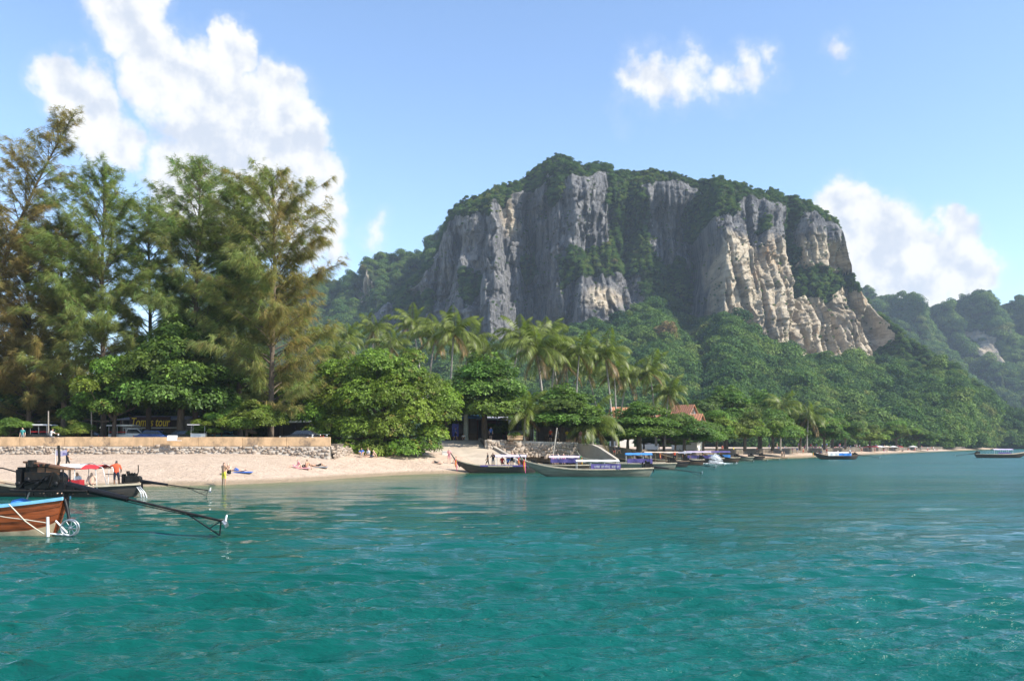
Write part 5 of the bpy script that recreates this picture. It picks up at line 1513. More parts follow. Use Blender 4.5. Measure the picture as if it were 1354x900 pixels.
# the near boat: only its stern is in view
h1 = Hull(11.0, 1.75, mid=.86, stern=1.26, bow=2.4, draft=.35)
near = long_tail('varnished red-brown boat with a blue rail, nearest boat', stern_xy(88, 28.4), R(177), h1, M_HULL_RED, M_RAIL_BLUE, planks=True, tail=(5.35, .48), esc=1.12, ez=0, bottom=M_BOOT, roof=None)
S1 = 39.8
def nloc(px, py, dy=0.0):
    """local point on the near boat's camera side"""
    x = (88 - px) / S1; z = CAM_H + (HY - py) / F_PX * 28.4
    return Vector((x, .62 + dy, z))
w = MB(); Mr = Matrix.Rotation(R(90), 3, 'X') @ Matrix.Rotation(R(8), 3, 'Y')
wc = Vector((-.34, .35, CAM_H + (HY - 696) / F_PX * 28.4))
w.torus(wc, .27, .028, Mr, 28, 7); w.torus(wc + Vector((0, .10, 0)), .255, .022, Mr, 28, 6)
for k in range(8):
    a_ = k * PI / 4 + .2; w.tube([wc, wc + Mr @ Vector((math.cos(a_) * .27, math.sin(a_) * .27, 0))], .014, 5)
w.ball(wc, .06, 8, 5); w.build('guard_wheel', M_STEEL, near)
w = MB(); w.tube([(0.0, .1, 1.2), (-.12, .16, .9), (-.2, .2, .6), (-.24, .28, .42)], [.06, .055, .05, .04], 6); w.build('wheel_bracket', M_BLACK, near)
w = MB(); w.tube([(.12, .42, .52), (-.25, .38, .12)], .03, 6); w.tube([(.3, .45, .1), (-.3, .38, .05)], .03, 6); w.build('step_frame', M_WHITE, near)
w = MB(); w.tube([(.26, .62, .02), (.28, .60, .66)], [.05, .045], 6); w.build('fender_post', M_WHITE, near)
w = MB(); w.tube([nloc(32, 664, .25), nloc(42, 674, .24), nloc(52, 686, .18), nloc(64, 696, .10), nloc(74, 703, .05)], .022, 5); w.tube([nloc(8, 677, .3), nloc(30, 681, .27), nloc(52, 684, .17), nloc(78, 689, .0)], .016, 5); w.build('rope', M_ROPE, near)
w = MB(); w.tube([(1.5, -.2, 1.15), (1.32, -.2, 1.62), (1.2, -.2, 2.0)], .022, 5); w.build('stay', M_ROPE, near)
w = MB(); w.tube([(1.25, .0, .95), (1.55, .0, 1.0), (1.8, .0, .98)], [.2, .24, .2], 10); w.build('blue_drum', M_BLUE_T, near)
w = MB()
w.box((.60, 0, 2.32), (1.5, .5, .06), M=Matrix.Rotation(R(-9), 3, 'Y')); w.box((.5, .18, 2.15), (.75, .05, .18), M=Matrix.Rotation(R(-6), 3, 'Y')); w.build('engine_cover', pm('brown_board', (0.16, .075, .035), .6, .3, 4), near)
w = MB()
for (xx, zz) in ((1.25, 1.3), (.0, 1.3), (.6, 1.3)):
    for yy in (-.2, .2): w.tube([(xx, yy, zz), (xx, yy, 2.30 + (.09 if xx > 1 else -.05 if xx < .1 else 0))], .025, 5)
w.build('cover_post', M_BLACK, near)
w = MB()
for k in range(7): w.tube([(1.45 - k * .16, .27, 1.55 + .12 * (k % 3)), (1.2 - k * .14, .33, 1.85 - .1 * (k % 2)), (.9 - k * .1, .28, 1.75 + .06 * k)], .02, 5)
for k in range(5): w.ball((1.5 - k * .32, .26, 1.72 + .13 * (k % 2)), (.10, .06, .10), 8, 5)
w.box((.2, 0, 1.62), (.5, .44, .3)); w.box((-.15, 0, 1.5), (.35, .3, .22))
w.build('hoses', M_BLACK, near)

# second boat with the red and white canopy
h2 = Hull(11.5, 1.8, mid=.62, stern=.78, bow=2.2)
p2 = stern_xy(188, 49.5)
b2_ = long_tail('dark boat with red and white canopy just beyond the near boat', p2, R(180), h2, M_HULL_DARK, M_RAIL_CREAM, esc=.8, ez=-.2, tail=(3.9, .36),
          roof=dict(x0=2.2, x1=6.0, z=1.62, w=1.75, mat=M_RED_T, wp=True, banners=((4.6, 5.9, .66, 1.2, M_WHITE_T), (2.9, 5.0, .66, 1.02, M_RED_T))))
w = MB()
for x0, x1 in ((3.1, 4.5),):
    vs_ = [Vector((x0 + (x1 - x0) * i / 4, a_ * .9, 1.675 + .2 * (1 - a_ * a_))) for i in range(5) for a_ in (-1, -.5, 0, .5, 1)]
    vs_ = vs_ + [v + Vector((0, 0, .03)) for v in vs_]
    for o_ in (0, 25): w.add(vs_[o_:o_ + 25], [(i * 5 + j, (i + 1) * 5 + j, (i + 1) * 5 + j + 1, i * 5 + j + 1) for i in range(4) for j in range(4)])
w.build('canopy_patch', M_WHITE_T, b2_)
w = MB(); w.tube([(1.75, .6, .6), (2.0, .6, 1.7), (2.6, .6, 1.95), (3.3, .6, 1.9)], .02, 5); w.tube([(1.75, -.6, .6), (2.0, -.6, 1.7), (2.6, -.6, 1.95)], .02, 5); w.build('rail_frame', M_STEEL, b2_)
w = MB(); w.tube([(4.95, .2, .6), (4.9, .2, 2.75)], .018, 5); fl = w.build('flag_pole', M_WHITE, b2_)
w = MB()
for k, (z0_, z1_) in enumerate(((2.4, 2.7),)):
    w.add([(4.9, .2, z0_), (4.55, .26, z0_ - .06), (4.25, .2, z0_ + .02), (4.9, .2, z1_), (4.55, .26, z1_ - .05), (4.25, .2, z1_ + .03)], [(0, 1, 4, 3), (1, 2, 5, 4)])
w.build('flag', pm('flag_cloth', (0.45, 0.4, 0.5), .7, .1, second=(0.04, 0.04, 0.2), sec_scale=3), fl)
w = MB()
for k in range(3): w.tube([(.25 - .1 * k, .2, .62), (-.05 - .12 * k, .3, .25), (-.1 - .16 * k, .32, -.05)], .03, 5)
w.build('step_frame', M_STEEL, b2_)

BOATS = [
    # label, stern px, Y, heading, Hull, hull mat, rail, roof
    ('dark boat with lilac canopy drawn up at the foot of the ramp', 712, 91.8, 178, Hull(9.0, 1.7, mid=.75, stern=.8, bow=1.45), M_HULL_DARK, M_RAIL_CREAM, dict(x0=1.3, x1=4.6, z=1.72, w=1.7, mat=M_LILAC, wp=True, banners=((1.0, 6.2, .70, .86, M_PURPLE),)), True),
    ('long green-grey boat with white roof and purple banner, in front of the other moored boats', 864, 81.2, 179, Hull(12.4, 1.9, mid=.72, stern=.85, bow=1.57), M_HULL_GREY, M_RAIL_CREAM, dict(x0=3.3, x1=7.4, z=1.42, w=1.8, mat=M_WHITE_T, arch=.14, wp=True, marks=True, banners=((3.2, 6.0, .72, 1.22, M_PURPLE),)), True),
    ('brown boat with draped purple cloths lying behind the white-roofed boat', 790, 96, 172, Hull(9.0, 1.7, mid=.75, stern=.8, bow=1.54), M_HULL_BROWN, M_RAIL_CREAM, dict(x0=2.0, x1=5.4, z=1.55, w=1.6, mat=M_LILAC, banners=((2.2, 5.2, 1.0, 1.45, M_PURPLE),)), False),
    ('green-grey boat with bright blue canopy', 895, 103, 176, Hull(11.6, 1.9, mid=.80, stern=.85, bow=1.60), M_HULL_GREY, M_RAIL_CREAM, dict(x0=3.0, x1=6.2, z=1.80, w=1.9, mat=M_BLUE_T, wp=True, banners=((3.0, 6.0, .75, 1.35, M_PURPLE),)), True),
    ('dark boat with long peach awning beyond the blue canopy', 912, 116, 174, Hull(11.0, 1.9, mid=.75, stern=.85, bow=1.66), M_HULL_DARK, M_RAIL_BROWN, dict(x0=1.6, x1=6.2, z=1.95, w=1.9, mat=M_PEACH_T, arch=.1), True),
    ('weathered boat whose pale prow stands against the wing wall', 880, 109, 168, Hull(10.5, 1.7, mid=.75, stern=.8, bow=1.72), M_HULL_GREY, M_RAIL_CREAM, None, False),
    ('brown boat with grey tarpaulin moored left of the white spray', 932, 128, 172, Hull(10.5, 1.8, mid=.75, stern=.85, bow=1.60), M_HULL_BROWN, M_RAIL_CREAM, dict(x0=2.0, x1=6.0, z=1.75, w=1.8, mat=M_GREY_T), True),
    ('dark boat with lilac awning just behind the white spray', 958, 140, 172, Hull(10.5, 1.8, mid=.75, stern=.85, bow=1.60), M_HULL_DARK, M_RAIL_CREAM, dict(x0=2.2, x1=6.2, z=1.75, w=1.8, mat=M_LILAC, banners=((2.2, 6.0, .8, 1.3, M_PURPLE),)), True),
    ('brown boat with deep purple awning right of the white spray', 979, 149, 173, Hull(10.0, 1.8, mid=.75, stern=.85, bow=1.60), M_HULL_BROWN, M_RAIL_CREAM, dict(x0=1.8, x1=6.0, z=1.7, w=1.8, mat=M_PURPLE, banners=((1.8, 5.6, .8, 1.3, M_BLUE_T),)), True),
    ('open grey boat with a dark engine, second from the end of the moored row', 997, 160, 175, Hull(9.5, 1.7, mid=.7, stern=.8, bow=1.48), M_HULL_GREY, M_RAIL_CREAM, None, True),
    ('small dark open boat at the end of the moored row', 1011, 171, 176, Hull(9.0, 1.7, mid=.7, stern=.8, bow=1.48), M_HULL_DARK, M_RAIL_BROWN, None, True),
    ('dark boat with white and blue sides moored alone off the crowded sand', 1134, 178, 179, Hull(9.4, 1.8, mid=.75, stern=.85, bow=1.60), M_HULL_DARK, M_RAIL_BROWN, dict(x0=2.0, x1=6.4, z=1.35, w=1.8, mat=M_WHITE_T, arch=.15, banners=((1.6, 4.2, .75, 1.3, M_BLUE_T), (4.2, 6.4, .75, 1.3, M_WHITE_T))), True),
    ('dark boat with pale awning at the far edge of the bay, stern towards the beach', 1289, 200, 1, Hull(13.0, 2.0, mid=.85, stern=.95, bow=1.66), M_HULL_DARK, M_RAIL_CREAM, dict(x0=4.0, x1=8.6, z=1.85, w=1.9, mat=M_LILAC, wp=True, side=-1, banners=((5.0, 8.0, .95, 1.3, M_PURPLE),)), True),
]
for (lab, px_, Y_, hd, hu, hm, rm, rf, eng) in BOATS:
    long_tail(lab, stern_xy(px_, Y_), R(hd), hu, hm, rm, roof=rf, engine=eng, tail=(4.6, .35) if px_ != 1289 else (4.6, .5))

# spray thrown up by a propeller
q = MB(); rr = random.Random(5)
c = at(946, 612, wY(612.6))
for i in range(2600):
    t = rr.random(); h_ = rr.random() ** 1.5 * 1.7 * (1 - .9 * abs(t - .5)); x = (t - .5) * (2.1 - .45 * h_) + rr.gauss(0, .10)
    q.ball((x, rr.gauss(0, .35), max(.0, h_ + rr.gauss(0, .05))), rr.uniform(.012, .05) * (1.5 if h_ < .3 else 1), 4, 2)
for i in range(60):
    t = rr.random(); h_ = rr.random() ** 1.3 * 1.1; q.ball(((t - .5) * (1.5 - .6 * h_), rr.gauss(0, .2), h_), (rr.uniform(.08, .2), rr.uniform(.06, .15), rr.uniform(.1, .3)), 7, 5)
for i in range(300):
    q.ball((rr.gauss(0, 1.1), rr.gauss(0, .7), .03), (rr.uniform(.05, .2), rr.uniform(.04, .15), .04), 6, 3)
o = q.build('spray', pm('foam', (0.85, 0.87, 0.88), .4, .04, 5), loc=(c.x, c.y, 0)); tag(o, 'burst of white spray thrown up beside the moored boats', 'spray', kind='stuff')

# ------------------------------------------------------------------ people in their places
def onground(px, py): return ground_hit(px, py)
B2 = lambda xl, yl, zl: (p2[0] - xl, p2[1] - yl, zl)       # a spot in the second boat
person('reach', B2(1.42, .15, .44), R(15), 'man in orange shirt and dark shorts standing at the stern of the red-canopied boat', 2, 'orange', 'navy', group='people on the red-canopied boat')
person('bench', B2(2.75, .35, .2), R(200), 'seated bare-armed passenger nearest the orange-shirted man under the red canopy', 1, None, 'black', group='people on the red-canopied boat')
person('bench', B2(3.55, .35, .2), R(170), 'seated passenger in white under the middle of the red and white canopy', 0, 'white', 'blue', group='people on the red-canopied boat')
person('bench', B2(4.35, .25, .2), R(180), 'seated passenger in pink under the left part of the red canopy', 1, 'pink', 'grey', group='people on the red-canopied boat')
person('bench', B2(5.2, .2, .2), R(160), 'seated passenger in dark clothes at the front end of the red canopy', 0, 'black', 'black', group='people on the red-canopied boat')
p = onground(89, 622); person('walk', p, R(-70), 'person in dark clothes walking on the sand above the red-canopied boat', 0, 'navy', 'black')
g = Vector(((296 - CX) / F_PX * 63.6, 63.6, -.12)); person('phone', g, R(-25), 'bare-chested man in bright yellow shorts standing at the water edge', 0, None, 'yellow', scale=1.1)
p = onground(304, 628); person('hug', p, R(150), 'bare-shouldered person crouching behind the man in yellow shorts', 1, None, 'black', scale=1.1)
p = onground(316, 624); person('lie', p, R(75), 'sunbather lying on a towel to the right of the yellow shorts', 1, None, 'blue')
for (px_, py_, lab, c_) in ((318, 624.4, 'pale blue towel beneath the sunbather near the yellow shorts', 'blue'), (420, 617.5, 'dark towel beneath the sunbather below the broad bright tree', 'grey'), (396, 619, 'pinkish towel beneath the pair sitting on the sand', 'pink')):
    p = onground(px_, py_); w = MB(); w.box((0, 0, .02), (1.9, .9, .02)); w.box((0.05, .02, .035), (1.7, .8, .012)); o = w.build('towel', CL[c_], loc=p, rot=(R(4), 0, R(5))); tag(o, lab, 'towel', 'towels on the sand')
p = onground(393, 619); person('sit', p, R(110), 'pink-skinned sunbather leaning back, one of the sitting pair', 1, 'pink', 'pink')
p = onground(405, 619.5); person('sit', p, R(60), 'sunbather sitting upright next to the pair, nearer the broad tree', 0, None, 'black')
p = onground(419, 617); person('lie', p, R(-80), 'sunbather lying on a dark towel, right of the sitting pair', 0, None, 'black')
p = onground(478, 604); person('hug', p, R(190), 'person in blue and white crouching in the shade of the broad tree', 0, 'blue', 'white', scale=1.15)
p = onground(487, 604); person('bench', p - Vector((0, 0, .3)), R(150), 'person in white sitting under the broad tree', 0, 'white', 'black')
p = onground(493, 605); person('sit', p, R(120), 'bare-shouldered sunbather at the edge of the broad tree shade', 1, None, 'navy')
p = onground(594, 613); person('phone', p, R(180), 'person in pink standing on the sand left of the lilac-canopied boat', 1, 'pink', 'pink')
p = onground(579, 613); person('lie', p, R(85), 'sunbather lying left of the standing person in pink', 1, None, 'black')
p = onground(604, 613); person('sit', p, R(-110), 'sunbather sitting beside the prow of the lilac-canopied boat', 0, None, 'black')
YB = 91.8
def on3(px, z=.45, dy=0): return ((px - CX) / F_PX * (YB + dy), YB + dy, z)
person('walk', on3(645, .5), R(80), 'person in black standing at the front of the lilac-canopied boat', 0, 'black', 'black', group='people on the lilac-canopied boat')
person('phone', on3(652, .5, .3), R(160), 'dark-haired person standing by the end of the lilac canopy', 2, 'navy', 'grey', group='people on the lilac-canopied boat')
person('bench', on3(664, .55), R(190), 'seated person in red below the lilac canopy', 0, 'red', 'navy', group='people on the lilac-canopied boat')
person('phone', on3(677, .5, .5), R(170), 'person in black standing behind the lilac canopy', 0, 'black', 'black', group='people on the lilac-canopied boat')
person('bench', on3(672, .55, -.2), R(170), 'seated person in blue at the stern end of the lilac canopy', 0, 'blue', 'navy', group='people on the lilac-canopied boat')
for (px_, Y_, z_, pose, rz, tp, bt, sk, lab) in [
    (768, 111.5, 3.13, 'stand', 160, 'pink', 'white', 1, 'person in pink standing above the pale wing wall'), (774, 111.8, 3.13, 'stand', 200, 'white', 'white', 0, 'person in white standing above the pale wing wall, beside the one in pink'),
    (728, 112.5, 3.13, 'stand', 150, 'orange', 'navy', 1, 'person in orange standing in the shade left of the wing wall'), (738, 112.8, 3.13, 'walk', 90, 'white', 'grey', 1, 'person in white walking in the shade behind the stone wall'),
    (750, 112.6, 3.13, 'stand', 180, 'yellow', 'grey', 0, 'person in yellow standing in the shade behind the stone wall'), (697, 110.5, 3.13, 'stand', 180, 'white', 'black', 0, 'person in white beside the white kiosk'),
    (602, 110.5, 3.13, 'walk', -90, 'blue', 'navy', 0, 'person in blue walking at the head of the ramp'), (649, 110.0, 3.13, 'stand', 200, 'blue', 'black', 1, 'person in blue standing under the dark tiered tree'),
    (613, 110.6, 3.13, 'hug', 180, 'white', 'navy', 0, 'person in white crouching at the head of the ramp'), (30, 89.8, 3.13, 'stand', 190, 'teal', 'grey', 1, 'person in teal standing behind the parapet by the covered pickup'),
    (818, 122, 1.75, 'walk', -90, 'navy', 'navy', 0, 'person in navy walking on the sand past the wing wall'), (812, 118, 1.6, 'bench', 180, 'black', 'red', 2, 'boatman in black sitting on a prow by the wing wall'),
    (851, 108, .6, 'phone', 160, 'navy', 'black', 2, 'boatman in navy standing behind the blue canopy'), (892, 118, .6, 'reach', 170, 'orange', 'navy', 2, 'boatman in orange at the end of the peach awning'),
    (905, 130, .6, 'stand', 160, 'white', 'black', 2, 'boatman in white among the moored boats'), (745, 100, .75, 'bench', 180, 'red', 'blue', 1, 'passenger in red on the brown boat behind the white roof'),
    (738, 100, .75, 'bench', 160, 'white', 'blue', 1, 'passenger in white on the brown boat behind the white roof'), (731, 99.6, .75, 'bench', 190, 'pink', 'navy', 1, 'passenger in pink near the prow of the brown boat'),
    (1124, 178, .5, 'phone', 180, 'white', 'navy', 2, 'boatman in white standing at the stern of the lone moored boat')]:
    if z_ == 3.13: z_ = terr_z(px_) + .01; Y_ += (3.5 if 590 < px_ < 640 else 1.0 if px_ > 500 else 0)
    person(pose, ((px_ - CX) / F_PX * Y_, Y_, z_), R(rz), lab, sk, tp, bt)
for (px_, py_, pose, tp, bt, sk, lab) in [(1034, 606, 'walk', None, 'black', 0, 'wader in dark trunks at the end of the moored row'), (1037, 607, 'stand', None, 'navy', 0, 'second wader just right of the one in dark trunks'),
                                          (1001, 600, 'stand', 'red', 'navy', 1, 'person in red on the sand behind the last moored boats'), (1020, 599, 'walk', 'black', 'black', 0, 'person in black walking on the open sand'),
                                          (1048, 600, 'walk', 'pink', 'white', 1, 'person in pink strolling on the open sand'), (1054, 600, 'stand', 'blue', 'white', 1, 'person in blue strolling beside the one in pink'), (1062, 600, 'walk', None, 'red', 0, 'bare-chested walker in red trunks on the open sand'),
                                          (970, 600, 'stand', 'yellow', 'white', 1, 'person in yellow on the sand right of the white spray'), (955, 598, 'stand', 'orange', 'orange', 1, 'person in orange on the sand above the white spray'), (925, 599, 'stand', 'white', 'grey', 1, 'person in white on the sand left of the spray')]:
    p = onground(px_, py_); p.z = max(p.z, -.1); person(pose, p, R(rnd.uniform(0, 360)), lab, sk, tp, bt)

# the crowd far along the sand: one mass of little figures
rr = np.random.default_rng(9)
base_me = body_mesh('stand'); sit_me = body_mesh('sit')
def simple(me, keep):
    """a light copy of a body for the crowd"""
    o = bpy.data.objects.new('tmp', me); COL.objects.link(o)
    d = o.modifiers.new('dec', 'DECIMATE'); d.ratio = keep
    dg = bpy.context.evaluated_depsgraph_get(); dg.update()
    out = bpy.data.meshes.new_from_object(o.evaluated_get(dg)); bpy.data.objects.remove(o)
    V = np.zeros(len(out.vertices) * 3); out.vertices.foreach_get('co', V)
    bm = bmesh.new(); bm.from_mesh(out); bmesh.ops.triangulate(bm, faces=bm.faces); bm.to_mesh(out); bm.free()
    F = np.zeros(len(out.polygons) * 3, dtype=np.int32); out.polygons.foreach_get('vertices', F)
    MI = np.zeros(len(out.polygons), dtype=np.int32); out.polygons.foreach_get('material_index', MI)
    return V.reshape(-1, 3), F.reshape(-1, 3), MI
LOW = [simple(base_me, .25), simple(sit_me, .25)]
VV, FF, MM, off = [], [], [], 0
cm_list = [SKIN[1], SKIN[0], CL['pink'], CL['white'], CL['navy'], CL['red'], CL['blue'], HAIR]
for i in range(150):
    px_ = 1090 + 165 * rr.random() ** 0.8; Yw_ = np.interp(px_, [q_[0] for q_ in SHORE_PX], SHORE[:, 1])
    dd = rr.uniform(2, 24); X_ = (px_ - CX) / F_PX * Yw_ - dd * .55; Y_ = Yw_ + dd * .85
    z_ = float(beach_h(np.array([X_]), np.array([Y_]))[0])
    v_, f_, m_i = LOW[0 if rr.random() < .55 else 1]
    a_ = rr.random() * 6.28; ca, sa = math.cos(a_), math.sin(a_)
    v2 = np.stack([v_[:, 0] * ca - v_[:, 1] * sa + X_, v_[:, 0] * sa + v_[:, 1] * ca + Y_, v_[:, 2] + max(z_, -.1)], 1)
    tp_ = rr.integers(0, 7); bt_ = rr.integers(2, 7); lut = np.array([rr.integers(0, 2), tp_, bt_, 7])
    VV.append(v2); FF.append(f_ + off); MM.append(lut[m_i]); off += len(v2)
o = link_mesh('crowd', np_mesh('crowd', np.vstack(VV), np.vstack(FF), mat_idx=np.concatenate(MM)), cm_list); tag(o, 'distant crowd of bathers along the far sand', 'crowd', kind='stuff')

def parasol(loc, mat, label, r=1.3, h=2.2, group='parasols on the far sand'):
    t = empty('parasol', loc); tag(t, label, 'parasol', group)
    w = MB(); w.tube([(0, 0, -.2), (0, 0, h)], .025, 6); w.build('pole', M_WHITE, t)
    w = MB(); n = 10; vs_ = [(0, 0, h)] + [(r * math.cos(2 * PI * i / n), r * math.sin(2 * PI * i / n), h - .5) for i in range(n)] + [(0, 0, h - .04)] + [(r * math.cos(2 * PI * i / n), r * math.sin(2 * PI * i / n), h - .56) for i in range(n)]
    w.add(vs_, [(0, 1 + i, 1 + (i + 1) % n) for i in range(n)] + [(n + 1, n + 2 + (i + 1) % n, n + 2 + i) for i in range(n)] + [(1 + i, n + 2 + i, n + 2 + (i + 1) % n, 1 + (i + 1) % n) for i in range(n)])
    w.build('canopy', mat, t)
for i, (px_, mt, lab) in enumerate([(1148, M_RED_T, 'first red parasol of the far row, nearest the boats'), (1155, M_RED_T, 'second red parasol of the far row'), (1163, M_WHITE_T, 'white parasol between the red ones of the far row'), (1172, M_PEACH_T, 'pinkish parasol in the middle of the far row'), (1181, M_WHITE_T, 'white parasol right of the pinkish one'), (1188, M_RED_T, 'last red parasol of the far row'), (1207, M_WHITE_T, 'lone white parasol where the far sand narrows')]):
    Y_ = float(np.interp(px_, [q_[0] for q_ in SHORE_PX], SHORE[:, 1])) + 22; X_ = (px_ - CX) / F_PX * Y_
    parasol((X_, Y_, float(beach_h(np.array([X_]), np.array([Y_]))[0])), mt, lab, 1.9)
w = MB(); p = at(1150, 590, 318); w.tube([(0, 0, 0), (0, 0, 4.2)], [.35, .3], 8); w.ball((0, 0, 4.6), (.55, .55, .7), 8, 6)
o = w.build('beach_marker', pm('orange_vinyl', (.8, .25, .08), .5), loc=(p.x, 318, 1.9)); tag(o, 'upright orange marker on the sand behind the red parasols', 'marker')

# ------------------------------------------------------------------ vehicles on the road
def wheel(par, x, y, r=.33, wd=.2):
    Mx = Matrix.Rotation(R(90), 3, 'X')
    w = MB(); w.torus((x, y, r), r - .09, .095, Mx, 20, 8); ty = w.build('wheel', M_TYRE, par)
    w = MB(); w.tube([(x, y - .08, r), (x, y + .08, r)], r - .13, 14)
    for k in range(5):
        a_ = k * 2 * PI / 5; w.tube([(x, y, r), (x + math.cos(a_) * (r - .12), y, r + math.sin(a_) * (r - .12))], .04, 4)
    w.build('rim', M_STEEL, ty)
def vehicle(kind, loc, rz, label, paint):
    t = empty('pickup' if kind != 'car' else 'car', loc, rz); tag(t, label, 'pickup' if kind != 'car' else 'car', 'vehicles parked along the road')
    if kind == 'car':
        prof = [(-2.1, .32), (2.1, .32), (2.2, .55), (2.1, .78), (1.15, .92), (-1.6, .96), (-2.15, .85), (-2.2, .5)]
        cab = [(1.15, .9), (.45, 1.42), (-.95, 1.46), (-1.75, .94)]
    else:
        prof = [(-2.4, .42), (2.3, .42), (2.38, .7), (2.3, .95), (1.45, 1.06), (-2.4, 1.06)]
        cab = [(1.4, 1.0), (.75, 1.66), (-.45, 1.70), (-.55, 1.0)]
    w = MB(); w.prism(prof, 'y', -.84, .84); body = w.build('body', paint, t, bevel=.07)
    w = MB(); n = len(cab)
    lo = [(x, -.76 + (.10 if z > 1.2 else 0), z) for x, z in cab]; hi = [(x, .76 - (.10 if z > 1.2 else 0), z) for x, z in cab]
    w.add(lo + hi, [tuple(range(n)), tuple(range(2 * n - 1, n - 1, -1))] + [(i, i + n, (i + 1) % n + n, (i + 1) % n) for i in range(n)]); w.build('cabin', paint, t, bevel=.05)
    cxm = sum(c[0] for c in cab) / n; czm = sum(c[1] for c in cab) / n
    for sd in (-1, 1):
        w = MB(); g_ = [(cxm + (x - cxm) * .84, sd * ((.775) - (.098 if z > 1.2 else 0.0)), czm + (z - czm) * .66 + .04) for x, z in cab]; g2 = [(x, y - sd * .03, z) for x, y, z in g_]
        w.add(g_ + g2, [tuple(range(n)), tuple(range(2 * n - 1, n - 1, -1))] + [(i, i + n, (i + 1) % n + n, (i + 1) % n) for i in range(n)]); w.build('side_window', M_GLASS, t)
    w = MB(); (xa, za), (xb, zb) = cab[0], cab[1]; d_ = .012
    w.add([(xa + .02 + d_, -.66, za + .08), (xa + .02 + d_, .66, za + .08), (xb + .04 + d_, .56, zb - .06), (xb + .04 + d_, -.56, zb - .06)], [(0, 1, 2, 3)]); w.build('windscreen', M_GLASS, t)
    for x in (-1.35, 1.35):
        for sd in (-1, 1): wheel(t, x, sd * .76, .33 if kind == 'car' else .36)
    for sd in (-1, 1):
        w = MB(); w.ball((2.16 if kind == 'car' else 2.32, sd * .6, .72), (.07, .16, .09), 8, 5); w.build('headlight', M_WHITE, t)
        w = MB(); w.box((-2.19 if kind == 'car' else -2.41, sd * .68, .8), (.05, .14, .2)); w.build('tail_light', pm('tail_red', (.4, .01, .01), .3), t)
    if kind == 'songthaew':
        w = MB(); w.prism([(-2.6, 2.02), (-2.4, 2.10), (.2, 2.12), (.5, 1.98), (.4, 1.94), (-2.6, 1.95)], 'y', -.9, .9); w.build('bed_roof', M_WHITE, t, bevel=.03)
        for x in (-2.3, -1.4, -.5):
            for sd in (-1, 1): w = MB(); w.tube([(x, sd * .8, 1.05), (x, sd * .82, 1.96)], .03, 6); w.build('roof_post', M_STEEL, t)
        for sd in (-1, 1): w = MB(); w.box((-1.4, sd * .6, 1.3), (1.9, .35, .07)); w.build('bench', M_RED_T, t)
    return t
P_DARK = pm('paint_black', (.02, .021, .024), .25, .1, 2); P_BLUE = pm('paint_blue', (.03, .07, .22), .25, .1, 2); P_WHITE = pm('paint_white', (.7, .7, .7), .3, .05, 2); P_SILVER = pm('paint_silver', (.35, .36, .38), .3, .08, 2, metal=.5); P_GREEN = pm('paint_green', (.02, .12, .11), .3, .1, 2)
RZ = 3.13
def road(px, Y): return ((px - CX) / F_PX * Y, Y, RZ)
vehicle('songthaew', road(40, 93), R(178), 'dark covered pickup with pale roof parked behind the parapet', P_DARK)
vehicle('car', road(108, 93.4), R(180), 'black car parked just right of the motorcyclist', P_DARK)
vehicle('songthaew', road(176, 95), R(2), 'white-roofed pickup parked left of the yellow shop sign', P_WHITE)
vehicle('car', road(207, 92.6), R(0), 'dark blue car parked under the yellow shop sign', P_BLUE)
vehicle('car', road(240, 93.4), R(180), 'black car parked right of the yellow shop sign', P_DARK)
vehicle('car', road(399, 92), R(180), 'black car near the end of the parapet', P_DARK)
vehicle('car', road(-10, 93), R(0), 'silver car cut by the picture edge behind the parapet', P_SILVER)
vehicle('car', road(300, 99), R(0), 'teal car deep in the shade left of the thatched shelter', P_GREEN)

def motorbike(loc, rz, label, paint, group='motorbikes by the wall'):
    t = empty('motorbike', loc, rz); tag(t, label, 'motorbike', group)
    for x in (-.6, .62):
        Mx = Matrix.Rotation(R(90), 3, 'X'); w = MB(); w.torus((x, 0, .29), .24, .05, Mx, 18, 6); wo_ = w.build('wheel', M_TYRE, t)
        w = MB()
        for k in range(6): w.tube([(x, 0, .29), (x + .22 * math.cos(k * PI / 3), 0, .29 + .22 * math.sin(k * PI / 3))], .012, 4)
        w.build('spokes', M_STEEL, wo_)
    w = MB(); w.tube([(.62, 0, .3), (.5, 0, .75), (.42, 0, 1.0)], .04, 6); w.prism([(.5, .78), (.55, .45), (.3, .3), (-.1, .3), (-.5, .42), (-.75, .62), (-.72, .74), (-.1, .62), (.25, .55)], 'y', -.12, .12); w.build('body', paint, t, bevel=.03)
    w = MB(); w.prism([(-.75, .76), (-.05, .70), (.05, .76), (-.1, .82), (-.72, .88)], 'y', -.13, .13); w.build('seat', M_BLACK, t, bevel=.03)
    w = MB(); w.tube([(.36, -.34, 1.06), (.42, -.1, 1.0), (.42, .1, 1.0), (.36, .34, 1.06)], .018, 6); w.build('handlebar', M_STEEL, t)
    w = MB(); w.ball((.56, 0, .92), (.07, .09, .09), 8, 5); w.build('headlight', M_WHITE, t)
p = road(70, 88.6)
motorbike(p, R(0), 'motorbike ridden by the person in white along the parapet', P_DARK, 'motorbikes')
person('ride', (p[0] - .25, p[1], p[2]), R(-90), 'rider in white shirt leaning forward on a motorbike behind the parapet', 0, 'white', 'grey', group='people on the road')
for i, (px_, lab) in enumerate([(410, 'white motorbike right of the black car by the wall end'), (421, 'dark motorbike between two others by the wall end'), (431, 'last motorbike by the wall end, beside the broad tree')]):
    motorbike(road(px_, 90.5 + .3 * i), R(75 + 10 * i), lab, [P_WHITE, P_DARK, P_SILVER][i])
p = road(263, 90.5)
t = empty('food_cart', p, R(4)); tag(t, 'white food cart with flat canopy standing behind the parapet', 'cart')
